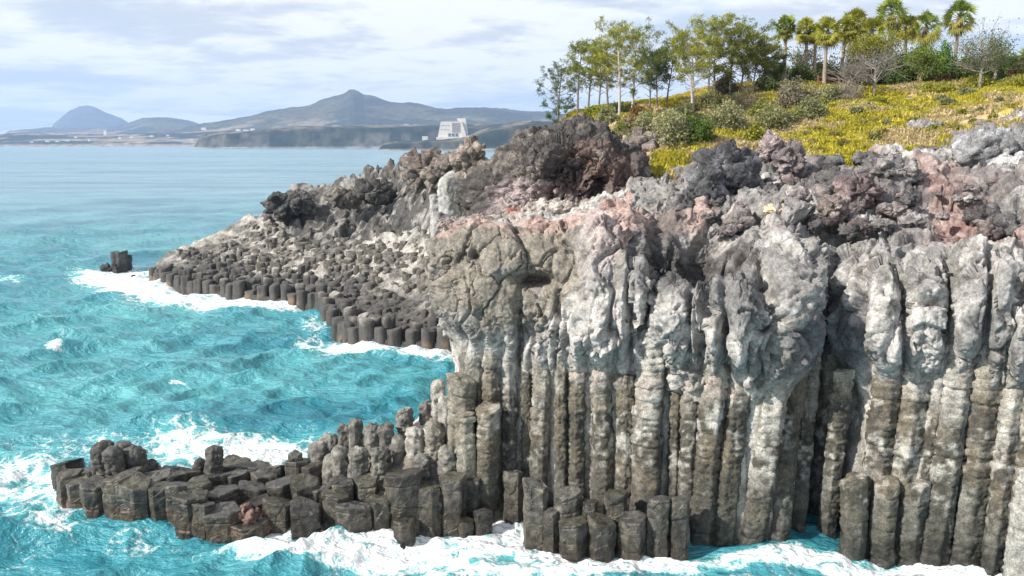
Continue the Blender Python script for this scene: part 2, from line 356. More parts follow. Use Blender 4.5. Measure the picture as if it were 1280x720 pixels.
if N[100, 500, 1] > 0: N = -N
U0, V0 = UV(B)
face = 1 - ss(3.9, 4.25, T)
q3 = B + .9 * np.stack([fbm(B * .5, 3, 1), fbm(B * .5, 3, 2), fbm(B * .5, 3, 3)], -1)
# hanging masses on the upper face: tall cells with deep clefts
FT, FG, ID = facet(q3 * A(.34, .34, .11), 7)
lob = ss(0, .14, FG) * .7 + .15 * np.clip(FG * 1.6, 0, 1) + .85 * FT
tip = 9.0 + 3.6 * (ID - .5) + np.where(U0 > 960, .9, 0) - np.where((U0 > 560) & (U0 < 640), 0, 0)
mass = ss(tip - 1.8, tip + 1.8, B[..., 2]) * face
slab = np.maximum(ss(1.25, .7, np.sqrt(((U0 - 650) / 125) ** 2 + ((V0 - 340) / 66) ** 2)), 0)
D = mass * (-.15 + (.85 - .55 * slab) * lob + .6 * (ID - .5))
shaft = np.zeros(B.shape[:2]); Uw = U0 + 9 * fbm(B * .45, 3, 66) * ss(8, 10.5, B[..., 2])
for (u1, v1, u2, v2, w) in CC:
    uc = u2 + (u1 - u2) * (v2 - V0) / (v2 - v1); shaft = np.maximum(shaft, np.sqrt(np.clip(1 - ((Uw - uc) / (w * .56 * (1 + .25 * ss(440, 340, V0)))) ** 2, 0, 1)))
up_ = ss(7.0, 9.0, B[..., 2]) * ss(15.0, 11.0, B[..., 2] + 2.0 * fbm(B * .3, 2, 67)) * face
D += up_ * (1 - .6 * slab) * (.95 * shaft - .35) * (1 - .3 * ss(9.5, 12, B[..., 2]))
D += mass * slab * .55
# rubble terrace
rub = ss(4.0, 4.5, T)
RT, RG, RI = facet(q3 * A(.36, .36, .5), 21); lr = ss(0, .25, RG)
D += rub * (1 - .55 * ss(780, 700, U0)) * (.35 * lr + .62 * RT + .3) - 1.1 * rub
D -= .45 * ss(3.3, 4.0, T) * (1 - rub)
D += (rub * .4 + mass * .35 * (1 - .6 * slab)) * fbm(B * .55, 3, 9) 
# columnar backing: flutes and ledges
cz = 1 - ss(7.5, 9.5, B[..., 2])
al = (U0 + (B[..., 2] - 8) * 2)
D += cz * (.28 * np.sqrt(np.abs(np.sin(al * .085 + 1.5 * fbm(B * A(.3, .3, .02), 2, 5)))) - .25)
# named hollows and bosses (u, v, ru, rv, depth)
HB = [(892,322,46,36,-5.2),(874,302,22,14,-1.6),(662,350,26,9,-1.9),(597,322,6,5,-.9),(1015,400,16,50,-.9),(1052,430,18,70,-.8),(885,420,10,40,-1.5),
      (840,385,46,46,1.5),(852,420,20,20,.8),(915,400,40,50,1.5),(982,345,38,46,1.5),(978,410,24,40,.9),(935,300,40,40,1.0),(760,300,34,40,.9),(1080,345,34,60,1.7),(1110,420,20,40,.7),(1210,350,60,60,1.2),
      (952,350,7,50,-1.6),(1185,400,7,70,-1.6),(1128,400,6,60,-1.5),(1095,400,5,60,-1.3),(1230,390,6,70,-1.2),(965,310,12,8,-.9),(822,330,12,60,-2.0),(790,395,5,60,-1.4),(866,400,5,50,-1.3),(910,420,5,50,-1.2),(1150,260,40,8,-1.2),(1040,300,30,8,-1.2),(1215,300,40,7,-1.0),(930,262,26,7,-1.0),(700,420,5,60,-.9),(650,430,4,50,-.8),(733,400,8,8,-.5),
      (1155,300,20,14,-.9),(1185,260,60,30,-.9),(1240,270,50,24,-1.1),(1090,290,30,14,-.9),(905,215,40,30,1.6),(885,240,26,30,1.0),(965,200,24,24,1.3),(1230,190,50,30,1.5),(1090,225,60,26,.9),(1160,215,40,20,.9),(835,270,40,26,.9),
      (780,270,24,14,.9),(1265,340,40,60,.8),(600,300,70,20,.6),(1000,260,70,26,.7),(745,335,14,70,.6),(1060,430,14,40,.8)]
for (u, v, a, b_, d) in HB: D += d * (.45 if d > 0 and v < 280 else .8 if d > 0 else 1) * np.exp(-(((U0 - u) / a) ** 2 + ((V0 - v) / b_) ** 2) * 1.2)
D *= .35 + .65 * ss(3.2, 4.8, ts)[None]
D -= .2 * slab * mass
B2 = B + N * D[..., None]
def blur(a, k):
    for ax_ in (0, 1):
        w = np.concatenate([np.repeat(a.take([0], ax_), k + 1, ax_), a, np.repeat(a.take([-1], ax_), k, ax_)], ax_); cs_ = np.cumsum(w, ax_)
        n_ = a.shape[ax_]; a = (cs_.take(range(2 * k + 1, 2 * k + 1 + n_), ax_) - cs_.take(range(0, n_), ax_)) / (2 * k + 1)
    return a
N2 = gridN(B2); N2 = blur(blur(N2, 9), 7); N2 /= np.linalg.norm(N2, axis=-1, keepdims=True)
if N2[100, 500, 1] > 0: N2 = -N2
# fracture detail
CTt, CG, CI = facet(B2 * A(1.0, 1.0, .8) + .35 * fbm(B2 * 1.3, 2, 33)[..., None], 31)
up = np.clip(mass + rub, 0, 1)
d2 = up * (1 - .72 * slab) * (1 - .35 * rub) * (.16 * ss(0, .07, CG) - .10 + .40 * CTt) 
ET, EG, EI = facet(B2 * 2.6 + .3 * fbm(B2 * 3, 2, 39)[..., None], 35); E1, _, _ = worley(B2 * 2.7, 36)
rug = .4 + .6 * ss(-.2, .3, fbm(B2 * .3, 2, 71))
d2 += up * (1 - .8 * slab) * rug * (.04 * ss(0, .12, EG) + .085 * ET - .03)
pit = ss(.34, .12, E1) * ss(.0, .35, fbm(B2 * .5, 2, 88))
d2 -= up * pit * .16 * (1 - .7 * slab)
d2 += (.05 * up + .03) * ridged(B2 * 1.9, 5, 50) + .03 * fbm(B2 * 7, 3, 57)
K1, K2, KI = worley(B2 * A(.42, .42, .3) + .35 * fbm(B2 * .8, 2, 90)[..., None], 91)
d2 -= slab * (.30 * (1 - ss(0, .045, K2 - K1)) - .12 * (KI - .5)) * (T > 2.2)
V = B2 + N2 * d2[..., None]
# ---------------- mineral colours, plus shade painted into the cave and recess
pale, grey, brown, dark = A(.44, .42, .40), A(.25, .24, .232), A(.225, .20, .165), A(.085, .08, .078)
pink, red, purple = A(.42, .30, .26), A(.24, .12, .10), A(.165, .14, .138)
def blob(u, v, a, b_, e=.5): 
    dd = np.sqrt(((U0 - u) / a) ** 2 + ((V0 - v) / b_) ** 2) + e * .6 * nz
    return ss(1.15, .75, dd)
nz = fbm(V * .9, 4, 101); nb = fbm(V * .35, 3, 102); nf = fbm(V * 3.2, 3, 103)
col = mix(grey, pale, ss(-.25, .35, nb + .5 * nz))
col = mix(col, A(.15, .14, .125), ss(.05, .5, nf * .6 + nz * .5) * .7)
col = mix(col, A(.165, .155, .135), ss(-.05, .35, fbm(V * A(.5, .5, .22), 3, 107)) * ss(12.5, 9.5, B[..., 2] + nz) * .7)
col = mix(col, A(.15, .143, .14), ss(.0, .3, fbm(V * .22, 3, 108)) * .65)
col = mix(col, brown, np.clip(slab * 1.1, 0, 1) * ss(-.75, .05, nz + .2) * (B[..., 2] > 9.5))
col = mix(col, pale * 1.05, blob(760, 420, 70, 60) * .8)
for (u, v, a, b_) in [(720,272,90,14),(760,285,26,40),(845,265,50,16),(600,288,50,8),(560,295,20,8)]: col = mix(col, pink, blob(u, v, a, b_) * .75)
col = mix(col, A(.38, .345, .345), blob(745, 310, 26, 50) * .5)
rz = rub * ss(-.1, .35, fbm(V * .25, 3, 110) + .25 * nz + ss(1040, 1150, U0) * .25)
col = mix(col, purple, rz * .5)
for (u, v, a, b_) in [(1235,270,70,26),(1200,240,40,20),(1150,215,60,16),(1060,195,50,16),(1270,300,30,12),(770,255,20,12),(690,268,40,8)]: col = mix(col, mix(red, pink, ss(-.3, .5, nf)), blob(u, v, a, b_) * .5)
for (u, v, a, b_) in [(905,215,45,36),(892,322,54,42),(892,324,46,34),(835,300,30,60),(965,200,24,20),(1050,240,30,20),(1020,225,26,16)]: col = mix(col, dark, blob(u, v, a, b_) * .75)  # dark rock patches; over the cave hollow, shade painted into the colour
col = mix(col, A(.135, .135, .15), blob(1035, 450, 62, 115) * .8)  # blue-grey shade of the recess painted into the rock colour
# backing between the columns: pale lime-washed stone, dark wet foot
bk = mix(A(.48, .45, .41), A(.27, .25, .215), ss(-.1, .5, fbm(V * A(1.2, 1.2, .35), 3, 120)))
col = mix(col, bk, cz)
wet = ss(2.6, .2, B[..., 2] + .8 * nz)
col = mix(col, A(.085, .085, .08), wet * .9)
col = mix(col, A(.10, .105, .115), ss(985, 1010, U0) * ss(1085, 1055, U0) * cz * .7)  # recess shade painted over the backing too
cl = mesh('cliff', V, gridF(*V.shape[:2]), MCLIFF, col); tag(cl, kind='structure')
YB_X = np.array([c[1][0] for c in ctrl[4:]]); YB_Y = np.array([c[1][1] for c in ctrl[4:]])
YT_X = np.array([c[2][0] for c in ctrl[4:]]); YT_Y = np.array([c[2][1] for c in ctrl[4:]])
def yface(x, z):
    a, b_ = np.interp(x, YB_X, YB_Y), np.interp(x, YT_X, YT_Y); return a + (b_ - a) * z / 8.3
def face_pt(u, v, out):
    Y = 43.0
    for _ in range(8):
        p = P(u, v, Y); Y = float(yface(p[0], max(p[2], 0))) - out
    return P(u, v, Y)
del B, B1, q3, FT, FG, RT, RG, CTt, CG, ET, EG, E1, K1, K2, KI, ID, RI, CI, EI, N, N2, D, d2, U0, V0, V, col, nz, nb, nf, bk

# ================================================================ basalt columns
MCOL = rockmat('column_rock', .6, .07, 1.5, fleck=.3)
MBLK = rockmat('wet_block_rock', .6, .07, 1.6, fleck=.10, gloss=.5, mic=(.6, 1.4))
def make_column(name, top, bot, r, n, seed, style, label, group, mat=None, nh=None, colr=None, cat='rock column'):
    rs = np.random.RandomState(seed); top, bot = np.asarray(top, float), np.asarray(bot, float)
    H = np.linalg.norm(top - bot); M = 44 if style != 'block' else 48
    nh = nh or int(min(150, max(14, H / .075)))
    angs = (np.arange(n) + rs.uniform(-.22, .22, n)) * 2 * PI / n + rs.rand() * 6.28; rad = rs.uniform(.88, 1.08, n)
    pv = np.stack([np.cos(angs) * rad, np.sin(angs) * rad], 1); th = np.arange(M) * 2 * PI / M
    d = np.stack([np.cos(th), np.sin(th)], 1); rp = np.full(M, 9.)
    for i in range(n):
        a, b_ = pv[i], pv[(i + 1) % n]; e = b_ - a; nn = A(e[1], -e[0]); nn /= np.linalg.norm(nn)
        den = d @ nn; rp = np.minimum(rp, np.where(den > 1e-3, (a @ nn) / np.maximum(den, 1e-3), 9.))
    rnd = {'block': .04, 'ledge': .07, 'dome': .25}[style]
    rp = rp * (1 - rnd) + .95 * rnd
    h = np.linspace(0, 1, nh); hh = h * H
    js = []; x = rs.uniform(.1, .5)
    while x < H:
        js.append(x)
        zz = bot[2] + (top[2] - bot[2]) * x / H
        x += (rs.uniform(.28, .75) if style == 'ledge' and zz > 4.0 else rs.uniform(.5, 1.2) if style == 'ledge' else rs.uniform(.7, 1.8))
    js = np.array([-.3] + js + [H + .5]); k = np.clip(np.searchsorted(js, hh) - 1, 0, len(js) - 2)
    f = (hh - js[k]) / (js[k + 1] - js[k]); zz = bot[2] + (top[2] - bot[2]) * h
    led = ss(3.2, 5.0, zz) if style == 'ledge' else np.full(nh, .12 if style == 'block' else .2)
    if style == 'ledge': led = led * (1 - .6 * ss(8.6, 9.8, zz))
    jr = rs.normal(0, 1, len(js)); jx = rs.normal(0, 1, (len(js), 2))
    lens = np.clip(1 - np.abs(2 * f - 1) ** 5, 0, 1) ** .5
    R = r * (1 + led * (.035 * jr[k] * (1 + (seed % 3 == 0)) + .09 * (lens - .9)) - (.05 if style == 'block' else .09) * np.exp(-(np.minimum(f, 1 - f) * (js[k + 1] - js[k]) / .035) ** 2))
    off = jx[k] * (led * .03 * r)[:, None]
    bend = np.stack([fbm(np.stack([h * 2 + seed, h * 0, h * 0], -1), 2, 3), fbm(np.stack([h * 2, h * 0 + seed, h * 0], -1), 2, 4)], -1) * (.06 if style != 'block' else .02) * r * 2
    ax = bot + (top - bot) * h[:, None]; ax[:, :2] += off + bend
    V = np.zeros((nh, M, 3)); V[..., :2] = d * (rp[None] * R[:, None])[..., None]; V += ax[:, None]
    # cap
    cz_ = []; capn = 8; ct = ax[-1]
    tilt = rs.normal(0, .13, 2) if style == 'block' else rs.normal(0, .2, 2)
    dm = {'block': .07, 'ledge': .16, 'dome': .65}[style] * r
    if style == 'block': V[-1, :, :2] = ct[:2] + (V[-1, :, :2] - ct[:2]) * 1.0
    for i in range(1, capn + 1):
        t = i / capn; sc = (1 - t) if style == 'block' and i > 1 else math.cos(t * PI / 2) if style != 'block' else .955
        if style == 'block' and i > 1: sc = .955 * (1 - (i - 1) / (capn - 1))
        w = np.zeros((M, 3)); w[:, :2] = d * (rp * R[-1] * sc)[:, None]; w += ct
        w[:, 2] += dm * (math.sin(t * PI / 2) if style != 'block' else min(1, .7 + t))
        cz_.append(w)
    V = np.concatenate([V, np.array(cz_)]); nr = len(V)
    V[..., 2] += (V[..., 0] - ct[0]) * tilt[0] * ss(H * .6, H, np.concatenate([hh, [H] * capn]))[:, None] + (V[..., 1] - ct[1]) * tilt[1] * ss(H * .6, H, np.concatenate([hh, [H] * capn]))[:, None]
    rx = V - ax[np.minimum(np.arange(nr), nh - 1)][:, None]; rx[..., 2] = np.where(np.arange(nr)[:, None] >= nh, .8 * r, 0)
    rx /= np.maximum(np.linalg.norm(rx, axis=-1, keepdims=True), 1e-6)
    rough = {'block': .05, 'ledge': .095, 'dome': .13}[style]
    cr = ss(-.15, .25, fbm(V * A(.9, .9, .5), 2, seed % 50)) if style != 'block' else .3
    w1, w2, _ = worley(V * (3.2 if style != 'block' else 1.6), seed % 40 + 3)
    dd = rough * (.7 * fbm(V * 3.4, 4, 8) + 1.2 * cr * (np.sqrt(np.clip((w2 - w1) * 1.6, 0, 1)) - .5))
    if style != 'block':
        x1, x2, _ = worley(V * A(5.5, 5.5, 8), seed % 40 + 9); dd += .085 * cr * (np.sqrt(np.clip((x2 - x1) * 1.6, 0, 1)) - .5)
    else:
        xt, xg, _ = facet(V * 1.3, seed % 40 + 11); dd += .05 * xt
    V = V + rx * dd[..., None]
    nz = fbm(V * 1.1, 3, 201); nf = fbm(V * 4, 2, 202); zz = V[..., 2]
    if style == 'ledge':
        cc = mix(A(.42, .40, .36), A(.082, .074, .058), np.clip(ss(-.45, .25, .55 * nz + .55 * nf + .5 * (cr - .5) + .22 + .12 * math.sin(seed * 2.1)) * (.12 + .88 * ss(1.1, -1.3, zz + 1.3 * nz - (8.0 + 1.3 * math.sin(seed * 3.7)))), 0, 1))
        cc = mix(cc, A(.21, .175, .125), ss(.1, .5, fbm(V * .6, 2, 205)) * .45)
        cc = mix(cc, A(.40, .33, .29), ss(7.4, 7.9, zz) * ss(9.0, 8.3, zz) * ss(-.1, .3, fbm(V * .3, 2, 209)) * .6)
        cc = mix(cc, A(.075, .073, .06), ss(5.0, 1.2, zz + nz * 1.6) * .85)
    elif style == 'dome':
        cc = mix(A(.13, .125, .112), A(.19, .18, .155), ss(-.3, .4, nz)); cc = mix(cc, A(.40, .385, .35), ss(.25, .5, nf + nz * .5) * .3)
    else:
        cc = mix(A(.085, .08, .07), A(.145, .13, .105), ss(-.3, .4, nz))
        topm = (np.arange(nr) >= nh)[:, None] * np.ones(M)
        cc = mix(cc, A(.105, .10, .092) if rs.rand() < .6 else A(.088, .084, .060), topm * .8)
        cc = mix(cc, A(.235, .165, .12), ss(1.15, .55, zz + .3 * nz) * ss(-.3, .05, zz) * (1 - topm) * (.85 if colr == 'band' else .15))
    if style == 'block': cc = cc * (.5 + .5 * rs.rand()) * (1 + .45 * nf[..., None])
    if isinstance(colr, tuple): cc = mix(cc, A(*colr), .7)
    o = mesh(name, V - bot, gridF(nr, M, True), mat or (MBLK if style == 'block' else MCOL), cc, loc=bot, smooth=style != 'block')
    return tag(o, label, cat, group)
# tall columns of the cliff face: u_top, v_top, u_bot, v_bot, width
ORD = ['first','second','third','fourth','fifth','sixth','seventh','eighth','ninth','tenth','eleventh','twelfth','thirteenth','fourteenth','fifteenth','sixteenth','seventeenth','eighteenth','nineteenth','twentieth','twenty-first','twenty-second','twenty-third','twenty-fourth','twenty-fifth','twenty-sixth','twenty-seventh','twenty-eighth','twenty-ninth','thirtieth']
CC.sort(key=lambda c: c[0] + c[2])
def nth(i): return ORD[i]
for k, (u1, v1, u2, v2, w) in enumerate(CC):
    r = w / FPX * 47 / 2 * (.86 + .10 * math.sin(k * 2.3)); out = (.30 + .25 * math.sin(k * 1.7)) * r
    t, b_ = face_pt(u1, v1, out), face_pt(u2, v2, out); b_ = b_ + (b_ - t) * ((b_[2] + 1.2) / max(t[2] - b_[2], 1))
    tone = 'narrow' if w < 27 else 'broad' if w > 38 else 'ledged'
    make_column('cliff_column', t, b_, r, 6, 500 + k, 'ledge', f'{tone} grey brown cliff column, {nth(k)} tall one from the left', 'tall basalt columns of the cliff face')
# stub columns standing at the cliff foot: u, v_top, w, v_waterline
STUB = [(643,590,27,655),(670,605,34,686),(708,616,36,690),(738,627,22,690),(772,616,34,690),(716,652,42,703),(752,650,34,706),(790,648,36,706),(824,624,32,702),(850,624,26,702),(690,640,22,692),
        (1070,598,34,700),(1108,602,34,701),(1142,606,34,702),(1178,606,32,703),(1212,625,24,704)]
def block_at(u, vt, w, vw, **k):
    g = G(u, vw, 0.0); Y = float(g[1]) + w / FPX * 45 * .42
    t = P(u, vt, Y); r = w / FPX * np.linalg.norm(t - A(0, 0, CAMZ)) / 2 * k.pop('f', 1.1)
    return t, A(t[0], t[1], -1.3), r
STUB.sort()
for k, (u, vt, w, vw) in enumerate(STUB):
    t, b_, r = block_at(u, vt, w, vw, f=.97); 
    o = make_column('basalt_column', t, b_, r, 6, 600 + k, 'block' if u < 1000 else 'ledge', f'short {"dark wet" if u < 1000 else "crusted grey"} stub column at the cliff foot, {nth(k)} from the left', 'stub columns at the cliff foot', mat=MCOL if u > 1000 else MBLK)
# forward pale column at the right edge
make_column('basalt_column', P(1296, 590, 33.5), P(1285, 590, 33.5) * A(1, 1, 0) + A(0, 0, -1.2), .75, 6, 640, 'ledge', 'pale nearer column cut by the right edge of the photo', None, colr=(.46, .44, .40))
# ---------------- low shelf running out to sea: rows of (u, v_top, width, v_waterline)
ROWS = {
 'front row of the low shelf': [(86,592,26,634),(97,602,24,642),(121,604,32,650),(146,598,28,654),(168,602,34,656),(201,608,33,654),(222,606,26,656),(240,618,40,664),(254,630,26,668),(277,638,44,670),(313,652,42,670),(350,628,40,660),(381,634,38,668),(420,618,32,660),(441,632,44,670),(474,624,32,664),(507,650,26,672),(505,592,46,664),(537,608,30,664),(566,596,32,662),(603,640,24,668),(583,650,20,668)],
 'second row of the low shelf': [(84,578,34,618),(110,588,28,628),(134,588,26,632),(160,590,28,640),(196,594,32,636),(220,594,28,636),(246,604,32,642),(276,614,42,648),(315,628,40,652),(314,608,42,640),(350,604,34,640),(380,602,34,650),(404,610,26,650),(428,602,30,650),(457,600,32,648),(484,604,22,644),(548,585,26,640),(590,598,24,655)],
 'back row of the low shelf': [(188,584,24,620),(216,588,26,622),(238,590,26,624),(271,594,34,626),(294,592,28,624),(250,580,20,612),(294,577,36,610),(321,581,34,612),(345,584,34,616),(332,593,30,624),(372,576,32,622),(392,580,30,625),(418,576,28,620)],
}
k = 0
for rn, L_ in ROWS.items():
    L_.sort()
    for i, (u, vt, w, vw) in enumerate(L_):
        t, b_, r = block_at(u, vt, w, vw, f=1.08)
        look = 'broad flat' if w >= 34 else 'small' if w < 27 else 'dark hexagonal'
        make_column('basalt_column', t, b_, r, 6 if k % 3 else 5, 700 + k, 'block', f'{look} block in the {rn}, {nth(i)} from sea end', 'basalt blocks of the low shelf', colr='band' if u < 340 else None); k += 1
# upright stubs and knobs: u, v_top, width, v_base(on rock), Y, label
UPR = [(124,556,19,598,47.0,'leftmost rounded upright stub near the shelf tip'),(141,562,21,592,46.6,'leaning rounded stub in the clump on the shelf tip'),(133,552,15,580,48.4,'rear left knob of the clump on the shelf tip'),(155,555,19,590,48.2,'rear middle knob of the clump on the shelf tip'),(169,562,24,596,47.4,'thick upright stub at the right of the tip clump'),
       (186,578,18,592,48.0,'low knob just right of the clump on the shelf tip'),(266,560,21,596,48.2,'lone upright stub standing in the middle of the low shelf'),(250,575,15,592,48.8,'small knob left of the lone upright stub'),(370,566,16,580,48.0,'dark knob on the tall block where the shelf meets the pillars'),
       (407,548,26,590,49.0,'low dark lump on the seaward side of the pillar clump'),(431,534,18,600,48.6,'rough pillar behind the seaward edge of the pillar clump'),(444,526,17,600,48.0,'tallest seaward pillar of the knobbly pillar clump'),(466,534,19,600,47.4,'rounded pillar in the middle of the knobbly pillar clump'),(484,531,20,600,47.2,'rounded pillar with a cap, right in the pillar clump'),
       (446,562,24,615,46.2,'rough pillar low at the front left of the pillar clump'),(472,563,18,615,45.8,'slim rough pillar low at the front of the pillar clump'),(425,560,22,610,46.8,'squat rough pillar facing the sea end of the shelf'),(455,545,18,600,48.2,'pillar half hidden behind the pillar clump front'),
       (506,512,20,600,48.0,'dark knob topped pillar beside the pale cliff shoulder'),(519,538,24,612,46.6,'pale streaked leaning pillar under the cliff shoulder'),(543,532,24,612,46.0,'rough pillar against the pale cliff shoulder'),(525,570,24,620,45.4,'low rough pillar behind the tall front block'),(498,548,20,612,46.8,'dark pillar in the hollow right of the clump'),
       (533,505,18,600,48.6,'brown knob high on the pale cliff shoulder'),(560,560,24,630,45.2,'stout pillar under the stepped cliff corner'),(582,512,27,640,45.0,'tall crusted pillar at the cliff corner'),(576,466,32,640,46.0,'big squared block high at the cliff corner'),(608,505,30,650,44.8,'tall dark pillar just right of the cliff corner'),(558,500,22,620,46.8,'pale pillar on the seaward side of the cliff corner'),
       (548,478,18,600,47.8,'pale knob high on the seaward side of the cliff corner'),(583,443,22,560,47.0,'ledged pillar under the overhanging slab corner'),(600,438,22,560,46.8,'second ledged pillar under the overhanging slab corner'),(397,557,22,600,48.4,'low rough lump left of the pillar clump'),(415,570,24,615,47.4,'broad low lump at the foot of the pillar clump')]
for i, (u, vt, w, vb, Y, lab) in enumerate(UPR):
    t = P(u, vt, Y); r = w / FPX * np.linalg.norm(t - A(0, 0, CAMZ)) / 2 * 1.1
    bz = P(u, vb, Y)[2] - .8 if u < 390 else -1.2
    t = t - A(0, 0, .4 * r)
    st = 'dome' if i not in (26, 25, 27) else 'ledge'
    cr_ = (.40, .38, .34) if u in (519, 558, 548) else (.24, .22, .18) if u in (582, 576, 543) else (.06, .058, .056) if u < 390 else None
    make_column('basalt_pillar', t, A(t[0] + (.3 if u == 141 else 0), t[1], bz), r, 6, 800 + i, st, lab, None, colr=cr_, cat='rock pillar')
# rock floor under the shelf and the pale cliff shoulder
poly = [(80,600),(92,636),(160,655),(240,664),(320,668),(400,662),(480,664),(560,655),(640,650),(680,672),(760,690),(860,690),(900,640),(640,560),(560,560),(400,575),(300,580),(200,585)]
pw = np.array([G(u, v)[:2] for u, v in poly])
gx, gy = np.meshgrid(np.arange(-27, 13, .16), np.arange(39, 60, .16)); 
def sdist(px, py, pl):
    d = np.full(px.shape, 1e9); ins = np.zeros(px.shape, bool)
    for i in range(len(pl)):
        a, b_ = pl[i], pl[(i + 1) % len(pl)]; e = b_ - a; t = np.clip(((px - a[0]) * e[0] + (py - a[1]) * e[1]) / (e @ e), 0, 1)
        d = np.minimum(d, (px - a[0] - t * e[0]) ** 2 + (py - a[1] - t * e[1]) ** 2)
        c = ((a[1] > py) != (b_[1] > py)) & (px < (b_[0] - a[0]) * (py - a[1]) / (b_[1] - a[1] + 1e-12) + a[0]); ins ^= c
    return np.where(ins, 1, -1) * np.sqrt(d)
sd = sdist(gx, gy, pw); gp = np.stack([gx, gy, gx * 0], -1)
sh = P(545, 520, 49.5)
gz = np.where(sd > 0, -.6 + 1.1 * ss(0, 2.2, sd), -.6 + sd * 2) + .25 * fbm(gp * .9, 3, 300) + .12 * ridged(gp * 2.2, 3, 301)
gz += np.maximum(0, (sh[2] - .2)) * ss(8.0, .8, np.hypot((gx - sh[0]) * 1.0 - 1.2, (gy - sh[1]) * .9)) ** 1.3
c = mix(A(.09, .085, .075), A(.15, .13, .10), ss(-.3, .3, fbm(gp, 3, 302))); c = mix(c, A(.52, .49, .44), ss(2.6, 4.2, gz + .6 * fbm(gp * 2, 3, 305)))
sf = mesh('rock_shelf_ground', np.stack([gx, gy, np.clip(gz, -3, 99)], -1), gridF(*gx.shape), MBLK, c); tag(sf, kind='structure')
# ================================================================ boulders
def rock(name, c, rad, seed, label, cat='boulder', group=None, colr=(.20,.17,.16), col2=None, res=(72, 110), lump=1.0, ell=None, carve=(), mat=None, rot=0.0, fs=None):
    c = np.asarray(c, float); rad = np.asarray(rad, float)
    ph = np.linspace(1e-3, PI - 1e-3, res[0]); th_ = np.arange(res[1]) * 2 * PI / res[1]; ph, th_ = np.meshgrid(ph, th_, indexing='ij')
    d = np.stack([np.sin(ph) * np.cos(th_), np.sin(ph) * np.sin(th_), np.cos(ph)], -1)
    if ell is None: V = d * rad
    else:
        best = np.zeros(d.shape[:2])
        for (o_, r_) in ell:
            o_, r_ = A(*o_), A(*r_); dd = d / r_; oo = o_ / r_
            a = (dd ** 2).sum(-1); b_ = (dd * oo).sum(-1); cc = (oo ** 2).sum() - 1; disc = b_ ** 2 - a * cc
            best = np.maximum(best, np.where(disc > 0, (b_ + np.sqrt(np.maximum(disc, 0))) / a, 0))
        for _ in range(3): best = (best + np.roll(best, 1, 1) + np.roll(best, -1, 1) + np.vstack([best[:1], best[:-1]]) + np.vstack([best[1:], best[-1:]])) / 5
        V = d * best[..., None]
    if rot: 
        cr_, sr_ = math.cos(rot), math.sin(rot); V = V @ np.array([[cr_, sr_, 0], [-sr_, cr_, 0], [0, 0, 1]])
    s = lump; W_ = V + c; fs = fs or rad.min(); s0 = 1.0 / max(fs, .3)
    n = V / np.maximum(rad ** 2, .01); n /= np.maximum(np.linalg.norm(n, axis=-1, keepdims=True), 1e-6)
    at, ag, ai = facet(W_ * s0 * .95 + .25 * fbm(W_ * s0, 2, seed)[..., None], seed % 60)
    dd = s * fs * (.16 * (ss(0, .25, ag) - .6) + .42 * at)
    V = V + n * dd[..., None]; W_ = V + c
    bt, bg_, bi = facet(W_ * s0 * 2.3, seed % 60 + 1)
    dd = s * fs * (.05 * (ss(0, .25, bg_) - .6) + .17 * bt + .16 * ridged(W_ * s0 * 1.3, 5, seed % 60 + 2) - .05)
    V = V + n * dd[..., None]; W_ = V + c
    if fs != rad.min():
        t3, g3, _ = facet(W_ * 1.9 + .3 * fbm(W_ * 2, 2, 5)[..., None], 17); V = V + n * (.11 * t3 + .06 * ss(0, .2, g3) + .13 * ridged(W_ * .9, 5, 19))[..., None]; W_ = V + c
    for (p, r_, dep) in carve:
        g = np.exp(-((W_ - p) ** 2).sum(-1) / r_ ** 2); V = V + A(0.15, 1, .1) * (dep * g)[..., None]
    nz = fbm(W_ * 1.1, 4, 401); cc = mix(A(*colr), A(*(col2 or tuple(x * 1.9 for x in colr))), ss(0, .55, nz)); cc = mix(cc, A(*colr) * .6, ss(0, .6, fbm(W_ * 3, 3, 405)) * .5)
    for (p, r_, kc) in CARVECOL.get(name + str(seed), ()):
        cc = mix(cc, A(*kc), ss(1.2, .5, np.linalg.norm(W_ - p, axis=-1) / r_ + .5 * nz) * .85)
    return tag(mesh(name, V, gridF(*res, True)[:, ::-1], mat or MROCK, cc, loc=c), label, cat, group)
CARVECOL = {}
MROCK = rockmat('lava_rock', .9, .14, 1.2, wet=False, fleck=.12)
oc = P(708, 233, 58); px = 60 / FPX * 1.01
CARVECOL['lava_outcrop3'] = [(P(738, 215, 55.5), 1.8, (.20, .125, .105)), (P(650, 250, 55.2), 1.9, (.42, .34, .34)), (P(765, 225, 56), 1.9, (.17, .115, .10)), (P(640, 262, 55), .5, (.34, .12, .08)), (P(700, 258, 55), 1.6, (.34, .25, .23)),(P(620,190,60),2.2,(.24,.205,.18))]
rock('lava_outcrop', oc, (5.2, 4.0, 3.3), 3, 'huge rugged dark lava outcrop with a reddish hollow, crowning the cliff', 'rock outcrop', colr=(.085, .076, .072), col2=(.21, .185, .165), res=(330, 560), lump=.55, fs=1.8,
     ell=[((0, 0, .2), (4.6, 3.4, 3.2)), ((-2.6, .5, -.3), (3.2, 3.0, 3.1)), ((1.0, .3, 1.7), (2.8, 2.6, 2.5)), ((-1.4, .4, 1.6), (2.9, 2.6, 2.2)), ((3.0, .5, .2), (2.2, 2.6, 2.6)), ((-4.6, 1.2, -.6), (2.4, 2.6, 2.2)), ((2.0, 0, -1.8), (3.6, 3.2, 1.9)), ((-3.0, -.5, -2.0), (3.4, 2.8, 1.7))],
     carve=[(P(724, 226, 55.2), 1.4, 2.6), (P(698, 238, 55.4), 1.0, 1.6), (P(750, 240, 55.6), .8, 1.0)])
